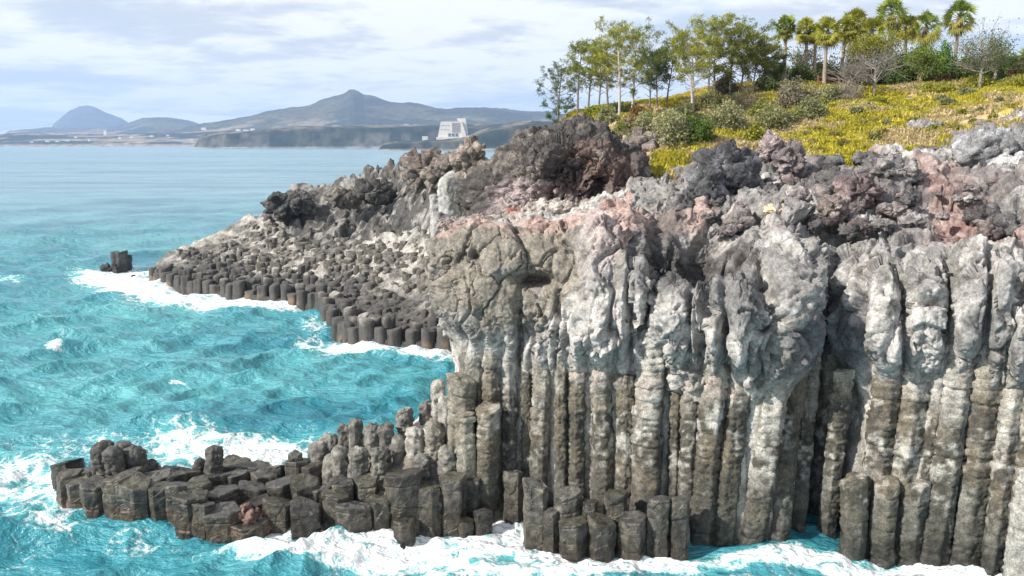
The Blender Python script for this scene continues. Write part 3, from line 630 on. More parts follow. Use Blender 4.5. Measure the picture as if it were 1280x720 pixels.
BO = [(800,190,64,(1.7,1.6,1.5),'rounded brown boulder on the right shoulder of the lava outcrop',(.20,.165,.15)),(822,188,63,(.8,.9,1.0),'upright pale faced boulder against the yellow grass',(.27,.24,.22)),
      (532,216,96,(2.3,2.2,2.0),'round dark brown boulder on the skyline left of the outcrop',(.15,.125,.11)),(470,240,124,(2.9,2.4,1.6),'black jagged rock on the skyline of the far headland',(.07,.065,.06)),
      (566,208,84,(1.7,1.6,1.4),'brown boulder between the round boulder and the outcrop',(.19,.16,.14)),(590,200,76,(1.5,1.5,1.5),'tan lumpy boulder leaning on the left of the outcrop',(.24,.20,.17)),(552,222,90,(1.8,1.7,1.5),'small brown boulder right beside the round skyline boulder',(.18,.15,.13)),
      (430,246,128,(2.4,2,1.5),'brown grey boulder on the far headland skyline',(.17,.15,.13)),(350,256,134,(2.2,2,2.0),'black block at the seaward end of the headland skyline',(.07,.068,.066)),(372,252,134,(2.4,2,1.6),'dark lump next to the seaward skyline block',(.09,.085,.08)),
      (968,263,47.5,(.62,.5,.30),'small tan yellow boulder on the grey cliff rim',(.55,.42,.26)),(905,218,52,(1.7,1.4,1.6),'black craggy rock rising from the rubble below the grass',(.085,.085,.09)),(882,238,50,(1.0,.9,1.3),'dark pointed rock beside the black craggy rock',(.10,.10,.105)),
      (966,188,56,(1.0,.9,.8),'purplish brown boulder at the grass edge',(.22,.18,.18)),(985,202,55,(1.0,.9,.9),'brown boulder just under the grass edge boulder',(.20,.17,.17)),(1235,190,55,(2.3,1.8,1.3),'large slate grey boulder at the upper right rubble',(.26,.26,.265)),
      (1110,215,52,(1.7,1.3,.9),'wide dark grey boulder in the middle of the rubble',(.19,.175,.17)),(1070,240,50,(1.1,1,.9),'maroon boulder left of the wide dark boulder',(.16,.12,.12)),(1040,262,48,(1.0,.8,.8),'brown boulder above the grey cliff lobe',(.20,.165,.15)),(1270,215,53,(1.5,1.3,.9),'pale grey boulder at the right edge rubble',(.33,.32,.32)),
      (1155,160,66,(1.3,1,.5),'flat weathered slab in the yellow grass',(.27,.25,.25)),(1185,170,64,(.9,.8,.45),'reddish stone in the grass beside the flat slab',(.26,.21,.2)),(1275,155,64,(1.2,1,.7),'grey rock at the grass edge, far right',(.29,.28,.28)),(1247,135,70,(.7,.6,.35),'dark stone high in the yellow grass',(.2,.18,.19)),
      (640,262,56,(1.4,1.1,.8),'pale lumpy rock under the left of the outcrop',(.38,.33,.31)),(690,262,54,(1.7,1,.5),'lumpy cream ledge rock under the outcrop hollow',(.40,.35,.31)),(783,262,52,(1.0,.9,.7),'salmon pink rock right of the outcrop foot',(.44,.29,.25)),(860,258,52,(1.6,1.0,.7),'pinkish grey slab rock on the rim above the cave',(.38,.31,.30)),
      (832,706,40.2,(1.05,.8,.45),'olive wet rock awash at the cliff foot, left of its twin',(.08,.07,.035)),(934,708,40,(1.2,.8,.5),'olive wet rock awash under the leaning columns',(.085,.075,.035)),(400,664,43.6,(.7,.6,.5),'rounded wet rock in the foam before the shelf',(.12,.09,.08)),(312,655,43.9,(1.1,.8,.8),'reddish tilted slab at the foot of the low shelf',(.17,.105,.09)),
      (168,349,127,(.7,.6,.6),'tiny dark rock in the foam off the headland tip',(.1,.09,.09))]
for i, (u, v, Y, rad, lab, c_) in enumerate(BO):
    rock('boulder', P(u, v, Y), rad, 40 + i, lab, colr=c_, res=(64, 96), rot=i * 1.3 if max(rad) < 1.3 else 0)
rs = np.random.RandomState(77)
for i in range(140):
    u = rs.uniform(845, 1330); t = rs.rand(); vlo = np.interp(u, [830, 900, 1000, 1100, 1200, 1300], [222, 214, 205, 195, 182, 168]); v = vlo + (290 - vlo) * t ** 1.3
    Y = np.interp(v, [vlo, 245, 300], [59, 50, 45.5]); s_ = (.25 + .8 * rs.rand() ** 2.2) * (1.1 if v < 240 else .75)
    c_ = [(.16,.14,.135),(.22,.205,.20),(.15,.12,.115),(.10,.095,.095),(.26,.235,.225)][rs.randint(5)]
    rock('lava_stone', P(u, v, Y) - A(0, 0, s_ * .15), (s_ * rs.uniform(1, 1.7), s_, s_ * rs.uniform(.6, 1)), 90 + i, 'rough loose lava stone among the rubble between grass and cliff rim', 'stone', 'loose lava stones in the rubble', colr=c_, res=(30, 44), rot=rs.rand() * 6)
# ================================================================ far headland
def tps_fit(pts, z):
    n = len(pts); d = np.linalg.norm(pts[:, None] - pts[None], axis=-1); K = np.where(d > 0, d ** 2 * np.log(d + 1e-9), 0) + np.eye(n) * 2.0
    Q = np.concatenate([np.ones((n, 1)), pts], 1); M = np.block([[K, Q], [Q.T, np.zeros((3, 3))]])
    w = np.linalg.solve(M, np.concatenate([z, np.zeros(3)])); return pts, w
def tps(f, x, y):
    pts, w = f; r = w[-3] + w[-2] * x + w[-1] * y
    for k in range(len(pts)):
        d2_ = (x - pts[k, 0]) ** 2 + (y - pts[k, 1]) ** 2; r = r + w[k] * .5 * d2_ * np.log(d2_ + 1e-9)
    return r
hc = [(192,337,126),(240,346,120.5),(300,354,116),(345,360,113.5),(390,367,111.5),(407,386,104.5),(425,404,98),(480,411,92),(560,414,88.5),(600,420,86),
      (262,330,126),(330,308,126),(400,330,115),(400,292,124),(480,340,106),(480,300,114),(540,370,96),(540,325,104),(540,292,108),(600,330,98),(600,292,100),
      (225,337,126),(290,310,131),(322,292,134),(350,262,136),(345,292,130),(400,264,133),(450,258,130),(480,254,126),(520,238,118),(560,222,106),(600,212,98),(640,205,90),(700,205,85)]
hp = np.array([P(*k) for k in hc]); HF = tps_fit(hp[:, :2], hp[:, 2])
shore = [G(*k)[:2] for k in [(186,352),(205,359),(240,366),(300,375),(345,380),(392,386),(402,400),(416,420),(445,430),(500,435),(562,441),(620,452)]] + [A(6, 78), A(14, 100), A(12, 118), A(-6, 130), A(-22, 140), A(-36, 143.5), A(-45, 138), A(-53, 133)]
shore = np.array(shore)
x_, y_ = np.arange(-60, 14, .2), np.arange(74, 148, .2); gx, gy = np.meshgrid(x_, y_)
sd = sdist(gx, gy, shore); h0 = np.clip(tps(HF, gx, gy), .6, 18.5); gp = np.stack([gx, gy, h0], -1)
hu, hv = UV(gp)
ridge = ss(8, -8, hv - np.interp(hu, [190, 300, 335, 350, 400, 480, 545, 700], [270, 255, 266, 288, 300, 288, 285, 280]) + 10 * fbm(gp * .25, 2, 500))
wt, wg, wi = facet(gp * A(.36, .36, .2) + .4 * fbm(gp * .4, 2, 501)[..., None], 502)
z = h0 + ridge * (1.0 * wt + .5 * ss(0, .25, wg) - 2.0 + .45 * ridged(gp * .5, 5, 503))
z += (1 - ridge) * (.25 * fbm(gp * .8, 3, 504)) + .15 * fbm(gp * 2.2, 3, 505)
z = np.where(sd > 0, z * ss(0, .5, sd) + -2.5 * (1 - ss(0, .5, sd)), -2.5)
nz = fbm(gp * .5, 4, 510)
c = mix(A(.40, .375, .34), A(.16, .15, .135), ss(-.2, .4, nz)); c = mix(c, mix(A(.085, .08, .076), A(.30, .285, .265), ss(-.1, .4, fbm(gp * A(.8, .8, .8), 3, 512))), ridge)
c = mix(c, A(.10, .095, .09), ss(3.0, 1.6, z + .8 * nz)); c = mix(c, A(.16, .125, .11), ss(-22, -8, gx) * ridge * ss(14, 16, z) * .8)
MHEAD = rockmat('headland_rock', .8, .2, .8, fleck=.3)
hd = mesh('headland', np.stack([gx, gy, z], -1), gridF(*gx.shape), MHEAD, c); tag(hd, kind='structure')
# ---- columns paving the headland slope
m, q = newmat('far_column_rock'); pos = q.pos
zz = q.m('ADD', q.n('ShaderNodeSeparateXYZ', i={0: pos}).outputs[2], q.m('MULTIPLY', q.m('SUBTRACT', q.noise(pos, .22, 4), .5), 7.0))
yy = q.n('ShaderNodeSeparateXYZ', i={0: pos}).outputs[2]
oi = q.n('ShaderNodeObjectInfo').outputs['Random']
pl_ = q.mixc(q.rng(q.m('ADD', q.noise(pos, .9, 5, .65), q.m('MULTIPLY', q.m('SUBTRACT', oi, .5), .22)), .36, .62), (.10, .093, .08), (.40, .375, .33))
cc = q.mixc(q.rng(zz, 2.2, 4.2), (.085, .08, .075), pl_)
cc = q.mixc(q.rng(q.noise(pos, 3.0, 5, .7), .5, .7), cc, q.mixc(1.0, cc, (.5, .48, .46), 'MULTIPLY'))
cc = q.mixc(q.m('MULTIPLY', q.rng(yy, 1.3, .6), q.rng(q.noise(pos, .3, 3), .52, .66)), cc, (.20, .14, .09))
bn = q.n('ShaderNodeBump', i={'Strength': .7, 'Distance': .1, 'Height': q.noise(pos, 3, 8, .65)}).outputs[0]
setb(q, color=cc, rough=q.rng(yy, .3, 1.6, .45, .9), normal=bn, spec=.35); MFAR = m
def prism(rs, dome):
    n = rs.choice([5, 6, 6, 7]); M = 18; angs = (np.arange(n) + rs.uniform(-.25, .25, n)) * 2 * PI / n; rad = rs.uniform(.85, 1.08, n)
    pv = np.stack([np.cos(angs) * rad, np.sin(angs) * rad], 1); th = np.arange(M) * 2 * PI / M; d = np.stack([np.cos(th), np.sin(th)], 1); rp = np.full(M, 9.)
    for i in range(n):
        a, b_ = pv[i], pv[(i + 1) % n]; e = b_ - a; nn = A(e[1], -e[0]); nn /= np.linalg.norm(nn); den = d @ nn; rp = np.minimum(rp, np.where(den > 1e-3, (a @ nn) / np.maximum(den, 1e-3), 9.))
    hs = [-3.0, -1.6, -.8, -.3, 0] ; sc = [1, 1, 1, 1, .97]
    hs += [.10 * dome, .3 * dome, .42 * dome, .45 * dome]; sc += [.9, .6, .3, .0]
    V = np.zeros((len(hs), M, 3)); tl = rs.normal(0, .16, 2)
    for i in range(len(hs)):
        V[i, :, :2] = d * (rp * sc[i])[:, None]; V[i, :, 2] = hs[i] + (V[i, :, :2] @ tl if i >= 3 else 0)
    nrm = V * A(1, 1, 0) + A(0, 0, .01); nrm /= np.linalg.norm(nrm, axis=-1, keepdims=True)
    V += (nrm + A(0, 0, .5)) * (.12 * fbm(V * 1.6 + rs.rand() * 90, 3, 7))[..., None]
    return V, gridF(len(hs), M, True)
rs = np.random.RandomState(9); PR = [prism(rs, rs.uniform(.1, .5)) for _ in range(14)]
spots = []
def hterr(px_, py_): 
    i = int(round((py_ - y_[0]) / .2)); j = int(round((px_ - x_[0]) / .2)); return z[i, j], ridge[i, j], sd[i, j]
xx = -56.0; row = 0
for row in range(0, 75):
    for cidx in range(0, 66):
        x0 = -57 + cidx * 1.12 + (row % 2) * .56 + rs.uniform(-.36, .36); y0 = 80 + row * .92 + rs.uniform(-.34, .34)
        if not (x_[0] < x0 < x_[-1] - .3 and y0 < 146): continue
        zt, rg, s_ = hterr(x0, y0)
        if s_ < .35 or rg > .55 or (s_ > 1.5 and rs.rand() < .08): continue
        u_, v_ = UV(A(x0, y0, zt))
        if u_ > 640 or (u_ > 575 and v_ < 430): continue
        front = s_ < 1.3
        if s_ < 2.6: continue
        zt = max(zt, float(tps(HF, A(x0), A(y0))[0])) if front else zt
        spots.append((x0, y0, zt + (rs.uniform(-.1, .5) if front else (rs.uniform(-.15, .35) + .10 + .6 * float(fbm(A(x0, y0, 0) * .35, 2, 77)))), rs.uniform(.40, .78) * (1.12 if front else 1.0), rs.rand() * 6.28, front))
# front columns dominate the view: they and the nearest ones are individuals
seg_ = shore[:12]; 
for off_, zt0, rr0 in ((.75, 1.9, .86), (2.2, 2.3, .80)):
    for i in range(11):
        a_, b_ = seg_[i], seg_[i + 1]; e_ = b_ - a_; Ln = np.linalg.norm(e_); nn = A(-e_[1], e_[0]) / Ln
        for k in range(max(1, int(Ln / 1.55))):
            p_ = a_ + e_ * (k + .5) / max(1, int(Ln / 1.55)) + nn * (off_ + rs.uniform(-.25, .25))
            u_, v_ = UV(A(p_[0], p_[1], 1.0))
            if u_ < 600: spots.append((p_[0], p_[1], zt0 + rs.uniform(-.8, .5), rr0 * rs.uniform(.85, 1.1), rs.rand() * 6.28, True))
spots.sort(key=lambda s_: (not s_[5], s_[1])); print('far columns', len(spots))
PM = []
for (V_, F_) in PR:
    o = mesh('basalt_column', V_, F_, MFAR); me = o.data; bpy.data.objects.remove(o); PM.append(me)
rest = MB()
for k, (x0, y0, zt, r, a, fr) in enumerate(spots):
    i = rs.randint(len(PM)); hs_ = (zt + 1.5) / 3.0 if fr else 1.0
    if k < 230:
        o = bpy.data.objects.new('basalt_column', PM[i]); C.objects.link(o); o.location = (x0, y0, zt); o.rotation_euler = (0, 0, a); o.scale = (r, r, max(hs_, .6))
        lab = 'dark upright basalt column of the wave-washed edge of the far headland' if fr else 'weathered basalt column top among those paving the far headland slope'
        tag(o, lab, 'rock column', 'columns along the far headland edge' if fr else 'column tops paving the far headland slope')
    else:
        V_, F_ = PR[i]; c_, s__ = math.cos(a), math.sin(a); Vr = V_ @ np.array([[c_, s__, 0], [-s__, c_, 0], [0, 0, 1]]) * A(r, r, max(hs_, .6)) + A(x0, y0, zt); rest.add(Vr, F_)
if rest.V: tag(rest.build('column_tops', MFAR, smooth=True), 'dense field of pale and dark basalt column tops covering the far headland slope', 'column field', kind='stuff')
# pale pillars under the headland ridge beside the outcrop
for i, (u, vt, vb, w) in enumerate([(558,226,292,22),(574,234,290,15),(588,240,290,16),(604,246,290,18),(622,240,292,20),(545,250,288,14),(640,244,292,18)]):
    Y = 80 + (i % 3) * .8; t = P(u, vt, Y); make_column('cliff_column', t, A(t[0] + .3, t[1] - .8, P(u, vb, Y)[2] - 2.5), w / FPX * 80 / 2 * 1.35, 6, 900 + i, 'dome', f'pale grey pillar in the wall behind the overhanging slab, {nth([1,2,3,4,5,0,6][i])} from the left', 'pale pillars behind the overhanging slab', colr=(.46, .45, .43), nh=40)
# sea stack
s0_ = G(153, 339); 
for i, (dx, dy, zt, r, lab) in enumerate([(.1, 0, 3.0, .95, 'black squared column of the lone stack in the sea, its tallest right hand one'), (-1.1, .4, 2.9, .75, 'black column at the left of the lone sea stack'), (-.5, -.9, .9, .7, 'short column at the front foot of the lone sea stack'), (.55, .9, 2.5, .7, 'column at the back of the lone sea stack')]):
    make_column('sea_stack', A(s0_[0] + dx, s0_[1] + dy, zt), A(s0_[0] + dx * .9, s0_[1] + dy, -1.5), r, 5 if i == 0 else 6, 950 + i, 'block', lab, 'columns of the lone sea stack', colr=(.045, .045, .05), nh=24, cat='sea stack')
rock('boulder', A(s0_[0] - 2.6, s0_[1], .55), (.85, .6, .5), 71, 'small black rock just left of the lone sea stack', colr=(.05, .05, .052), res=(30, 44))
for q_, (dx, dz, rr_) in enumerate([(-1.9, .35, .6)]): rock('boulder', A(s0_[0] + dx, s0_[1] - .2, dz), (.9, .5, .4), 73, 'low black rock joining the small rock and the sea stack', colr=(.05, .05, .052), res=(30, 44))

# ================================================================ distant coast and hills
def pz(v, D): return CAMZ + D * math.tan(math.atan((360 - v) / FPX) - PITCH)
def strip(name, prof, D0, D1, base_v, seed, colf, kind='structure', nd=80, rough=6.0, cliffh=.5, back=.7, step=1.0):
    us = np.arange(prof[0][0], prof[-1][0] + .1, step); vs = np.interp(us, [p_[0] for p_ in prof], [p_[1] for p_ in prof])
    zc = np.array([pz(v, D1) for v in vs]); t = np.linspace(0, 1, nd)
    dist = np.concatenate([D0 + (D1 - D0) * t, D1 + (D1 - D0) * back * np.linspace(.05, 1, 12)])
    hfr = np.concatenate([cliffh * ss(0, .12, t) + (1 - cliffh) * ss(.0, 1, t) , 1 - .8 * ss(0, 1, np.linspace(.05, 1, 12))])
    X = (us[None] - 640) / FPX * dist[:, None] / 1.0; Yg = np.broadcast_to(dist[:, None], X.shape) + 0
    p_ = np.stack([X, Yg, X * 0], -1); Zg = hfr[:, None] * zc[None]
    Zg = Zg + rough * (fbm(p_ / (rough * 14), 5, seed) + .5 * ridged(p_ / (rough * 7), 4, seed + 1) - .2) * np.clip(hfr, .0, 1)[:, None] * ss(0, .06, np.concatenate([t, np.ones(12)]))[:, None]
    Zg[0] = -2
    p_ = np.stack([X, Yg, Zg], -1)
    return tag(mesh(name, p_, gridF(*X.shape), MLAND, colf(p_, us, hfr)), kind=kind)
MLAND = colmat('distant_land', .95, nsc=.03, amp=(.45, 1.6), det=9)
forest, field, hillc, cliffc = A(.018, .028, .024), A(.26, .21, .15), A(.10, .11, .075), A(.13, .12, .11)
def f_hill(p_, us, h):
    n = fbm(p_ / 330, 4, 611); c = mix(A(.028, .036, .026), A(.075, .07, .045), ss(-.2, .4, n)); return mix(c, field, ss(.15, .4, fbm(p_ / A(260, 260, 90), 4, 612)) * ss(220, 90, p_[..., 2]) * .8)
def f_dome(p_, us, h): return mix(A(.03, .035, .035), A(.07, .07, .065), ss(-.1, .4, fbm(p_ / 150, 3, 613)))
def f_low(p_, us, h):
    n = fbm(p_ / A(240, 160, 50), 4, 614); c = mix(forest, field, ss(.0, .35, n)); return mix(c, A(.26, .22, .18), ss(16, 5, p_[..., 2]))
def f_cliff(p_, us, h):
    n = fbm(p_ / A(60, 60, 90), 4, 615); c = mix(forest, A(.05, .055, .04), ss(-.1, .4, n)); 
    cf = ss(.0, .3, fbm(p_ / A(40, 200, 400), 3, 616)) * ss(.98, .80, p_[..., 2] / (pz(166, p_[..., 1].mean()) + 1)) * (h[:, None] < .9)
    c = mix(c, cliffc, cf * .5); c = mix(c, field, ss(.05, .3, fbm(p_ / A(120, 120, 40), 3, 618)) * ss(.7, .95, h)[:, None] * .5); return mix(c, A(.25, .22, .18), ss(4, 1, p_[..., 2]))
strip('dome_hill', [(60,176),(70,168),(76,156),(86,147),(98,138),(110,133),(119,132),(130,135),(141,141),(150,144),(160,147),(167,152),(174,160),(182,176)], 10500, 12200, 180, 21, f_dome, rough=14, cliffh=.3, back=.12)
strip('plateau_hill', [(0,176),(22,163.5),(60,160),(150,159.5),(175,152),(186,148),(205,147),(225,148),(243,151),(258,156),(275,160),(300,168)], 7800, 9000, 180, 25, f_hill, rough=8, cliffh=.6, back=.1)
strip('mountain_ridge', [(200,168),(240,160),(262,155),(285,152),(302,148),(330,142),(352,137),(375,135),(392,132),(410,125),(428,121),(436,117),(441,113.5),(447,112),(452,114),(458,118),(466,119),(482,124),(502,129),(520,133),(541,136),(560,138),(585,136),(606,134),(630,136),(660,140),(720,148),(800,155),(980,160)], 4700, 6800, 180, 31, f_hill, rough=24, cliffh=.12, nd=90)
strip('coastal_lowland', [(-420,170),(-100,171),(-10,170.5),(20,167),(60,166.5),(120,167.5),(180,167),(240,166),(300,164),(360,163),(480,162),(620,160)], 4300, 5400, 180, 41, f_low, rough=4, cliffh=.3)
strip('wooded_cliff_coast', [(248,183),(256,170),(280,166),(320,163),(350,160),(380,158),(420,158),(460,157),(520,156),(560,156),(620,155),(700,156),(900,158)], 3050, 3500, 183, 51, f_cliff, rough=4, cliffh=.82, nd=80)
strip('near_wooded_headland', [(474,188),(481,180),(500,177),(530,175.5),(560,174.5),(585,171),(600,164),(618,158),(640,154),(665,151),(700,152),(900,156)], 2250, 2480, 188, 61, f_cliff, rough=3, cliffh=.8, nd=70)
# distant trees skyline on the wooded coasts
# ---- hotel
MW = bpy.data.materials.new('white_render'); MW.use_nodes = True
def simple(name, c_, r_=.8):
    m, q = newmat(name); f = q.rng(q.noise(q.pos, .15, 3), .3, .7, .9, 1.1); setb(q, color=q.mixc(1.0, c_, q.n('ShaderNodeCombineColor', i={0: f, 1: f, 2: f}).outputs[0], 'MULTIPLY'), rough=r_); return m
MW, MGL, MRF = simple('white_render', (.60, .57, .52)), simple('shaded_glass', (.10, .12, .15), .3), simple('roof_grey', (.22, .21, .22))
MBAY = simple('bay_shade', (.30, .29, .30)); D = 2480; pxm = D / FPX; hb = P(566, 176, D); hx = lambda u: (u - 566) * pxm; hzf = lambda v: (176 - v) * pxm
ho = empty('hotel', hb, 'big white hotel with sloping sides and a tall stair tower on the far headland', 'hotel')
def slab(name, u0, u1, v0, v1, y0, y1, ut0=None, ut1=None, mat=MW, par=ho):
    ut0 = u0 if ut0 is None else ut0; ut1 = u1 if ut1 is None else ut1; z0, z1 = hzf(v1), hzf(v0)
    V = [(hx(u0), y0, z0), (hx(u1), y0, z0), (hx(u1), y1, z0), (hx(u0), y1, z0), (hx(ut0), y0, z1), (hx(ut1), y0, z1), (hx(ut1), y1, z1), (hx(ut0), y1, z1)]
    b = MB(); b.add(V, [(0, 1, 2, 3)[::-1], (4, 5, 6, 7), (0, 1, 5, 4), (1, 2, 6, 5), (2, 3, 7, 6), (3, 0, 4, 7)]); return b.build(name, mat, par)
slab('podium', 546, 578, 171.5, 178, -12, 50); slab('body', 547.5, 583, 152.8, 171.5, 0, 45, 551.5, 577.5); slab('roof', 553, 574, 151.4, 152.8, 3, 42, 555, 572, MRF)
slab('tower', 575, 584.5, 148.5, 171.5, 8, 40, 571, 581.5); slab('annex', 528.5, 535, 170.5, 177, -5, 15)
for i in range(7):
    o = slab('balcony_bay', 565.3 + i * 1.5, 565.9 + i * 1.5, 154, 166, -1.0, .2, mat=MBAY)
for i, (a, b_) in enumerate([(560.5, 563.5), (565, 568), (569.5, 572.5)]): slab('window', a, b_, 167, 170.8, -1.2, .2, mat=MGL)
for i in range(5): slab('window', 552 + i * 2.2, 553.0 + i * 2.2, 157, 157.5, -1.1, .2, mat=MBAY); slab('window', 551.5 + i * 2.2, 552.5 + i * 2.2, 162, 162.5, -1.1, .2, mat=MBAY)
# ---- small distant houses
rs = np.random.RandomState(12); HH = []
for (u, v, D, w, h) in [(132,166.5,4500,14,26),(60,175,4400,20,8),(72,175,4400,16,7),(85,174,4400,22,7),(40,176,4400,14,6),(112,174,4420,12,8),(150,171,4600,16,7),(165,170,4700,16,8),(190,169,4800,18,8),(210,168,4900,14,7),(225,175,4450,22,6),(240,173,4460,18,6),(298,163,4300,22,18),(308,163,4300,28,14),(316,162,4300,20,16),(291,165,4300,20,10),(385,158.5,3560,18,8),(398,158.5,3560,14,8),(410,158,3570,12,10),(420,158,3560,34,16),(428,158,3570,22,12),(500,156,3600,30,9),(508,155,3600,26,8),(520,155,3600,24,8),(282,170,4320,20,9),(255,160,5400,24,12),(640,156,2520,14,9),(655,152,2520,22,9),(662,151.5,2530,18,8),(95,170,4700,14,7),(545,178,2320,9,4)]:
    p_ = P(u, v + 2, D); e = empty('distant_house', p_, 'tiny pale building scattered along the distant wooded coast', 'building', 'small buildings on the distant coast')
    w *= D / 4500; h *= D / 4500 * .8
    b = MB(); b.box((0, 0, h / 2 - 1), (w, w * .7, h + 2)); b.build('wall', MW, e)
    b = MB(); b.box((0, 0, h + .8), (w * 1.05, w * .75, 1.8), taper=.6); b.build('roof', MRF, e)
# ================================================================ grassy hillside
gc = [(760,200,57),(830,216,58),(900,216,58),(980,208,59),(1060,203,60),(1100,194,60),(1200,178,61),(1280,163,60),(1400,152,60),(1600,140,60),
      (740,170,64),(800,165,66),(850,158,68),(950,150,72),(1100,148,70),(1200,133,70),(1300,123,70),(1450,118,70),
      (680,156,76),(720,150,78),(780,145,80),(850,128,84),(920,114,86),(1000,107,88),(1090,111,86),(1150,104,88),(1200,100,88),(1290,93,88),(1400,89,88),(1600,85,88)]
gpn = np.array([P(*k) for k in gc]); extra = [A(0, 110, 21.5), A(20, 112, 25), A(45, 115, 27), A(80, 115, 28), A(10, 150, 21), A(50, 150, 26), A(90, 150, 27), A(90, 90, 29), A(90, 60, 21)]
gpn = np.concatenate([gpn, extra]); GF = tps_fit(gpn[:, :2], gpn[:, 2])
def hillz(x, y):
    h = tps(GF, x, y); edge = np.interp(x, [5, 12, 20, 30, 40], [57, 58.5, 59.5, 60, 60])
    p_ = np.stack([x, y, x * 0], -1)
    h = h + .35 * fbm(p_ * .18, 4, 700) + .10 * fbm(p_ * .9, 3, 702)
    h = h - 1.2 * ss(.8, -3.5, y - edge + 1.6 * fbm(p_ * .35, 3, 703))
    left = np.interp(y, [55, 62, 75, 90, 110, 150], [11, 10.5, 6.6, 6.2, 8, 13])
    return h - 10 * ss(0, -7, x - left)
gx, gy = np.meshgrid(np.arange(-4, 90, .3), np.arange(54, 150, .3)); gz = hillz(gx, gy); gp = np.stack([gx, gy, gz], -1)
n1 = fbm(gp * .22, 4, 710); n2 = fbm(gp * .9, 3, 711)
straw, ygreen, olive, soil = A(.46, .36, .20), A(.42, .36, .04), A(.17, .18, .04), A(.20, .15, .12)
gcl = mix(ygreen, straw, ss(-.1, .35, n1 + .4 * n2)); gcl = mix(gcl, soil, ss(.25, .5, n2 - .1 + .6 * ss(64, 58, gy)))
left_ = np.interp(gy, [55, 62, 75, 90, 110, 150], [11, 10.5, 6.6, 6.2, 8, 13]); gcl = mix(gcl, mix(A(.14, .125, .115), A(.30, .28, .26), ss(-.2, .4, n2)), np.maximum(ss(-.2, -1.6, gx - left_), ss(57.5, 56.5, gy)))
MGR = colmat('hillside_turf', .95, nsc=3.0)
tag(mesh('hillside', gp, gridF(*gx.shape), MGR, gcl), kind='structure')
def hill_hit(u, v):
    Y = 57.0
    while Y < 110:
        p = P(u, v, Y)
        if p[2] < float(hillz(A(p[0]), A(p[1]))[0]): return p
        Y += .25
    Y = 88.0; p = P(u, v, Y); return A(p[0], Y, float(hillz(A(p[0]), A(Y))[0]))
# ---- grass
rs = np.random.RandomState(3); n = 60000
ux = rs.uniform(2, 62, n); uy = 56.5 + 36 * rs.rand(n) ** 1.15; uz = hillz(ux, uy)
pu, pv_ = UV(np.stack([ux, uy, uz], -1)); p_ = np.stack([ux, uy, uz], -1)
dens = fbm(p_ * .5, 3, 720); edge = np.interp(ux, [5, 12, 20, 30, 40], [57, 58.5, 59.5, 60, 60])
keep = (pu > 655) & (pu < 1420) & (uy > edge - .2 + 1.2 * fbm(p_ * .6, 2, 722)) & (dens > -.45 + .5 * ss(66, 58, uy) * rs.rand(n)) & (uz > 15)
ux, uy, uz, p_ = ux[keep], uy[keep], uz[keep], p_[keep]; n = len(ux); print('grass tufts', n)
kb = 7
a = rs.rand(n, kb) * 6.28; L_ = rs.uniform(.16, .46, (n, kb)) * (1 + .6 * ss(0, .4, fbm(p_ * .35, 2, 725)))[:, None]; lean = rs.uniform(.25, .95, (n, kb))
bx = ux[:, None] + rs.normal(0, .13, (n, kb)); by = uy[:, None] + rs.normal(0, .13, (n, kb)); bz = np.broadcast_to(uz[:, None], bx.shape) - .05
w_ = .030 + .03 * rs.rand(n, kb); dx, dy = np.cos(a), np.sin(a)
V0 = np.stack([bx - dy * w_, by + dx * w_, bz], -1); V1 = np.stack([bx + dy * w_, by - dx * w_, bz], -1)
V2 = np.stack([bx + dx * L_ * lean * .5 + dy * w_, by + dy * L_ * lean * .5 - dx * w_, bz + L_ * .7], -1); V3 = np.stack([bx + dx * L_ * lean * .5 - dy * w_, by + dy * L_ * lean * .5 + dx * w_, bz + L_ * .7], -1)
V = np.stack([V0, V1, V2, V3], 2).reshape(-1, 3)
m1 = fbm(p_ * .22, 4, 710) + .4 * fbm(p_ * .9, 3, 711); pur = rs.rand(n)
cg = mix(A(.50, .44, .05), A(.60, .48, .28), ss(-.1, .35, m1 + .35 * (pur - .5))); cg = mix(cg, A(.22, .25, .04), (pur > .86) * .7)
cg = cg * rs.uniform(.75, 1.2, (n, 1)); cgv = np.repeat(cg, kb * 4, 0)
MGB = colmat('grass_blades', .8, trans=.35, nsc=1.0)
tag(mesh('grass', V, np.arange(len(V)).reshape(-1, 4), MGB, cgv, smooth=False), 'yellow green and straw coloured grass covering the slope above the cliff', 'grass', kind='stuff')
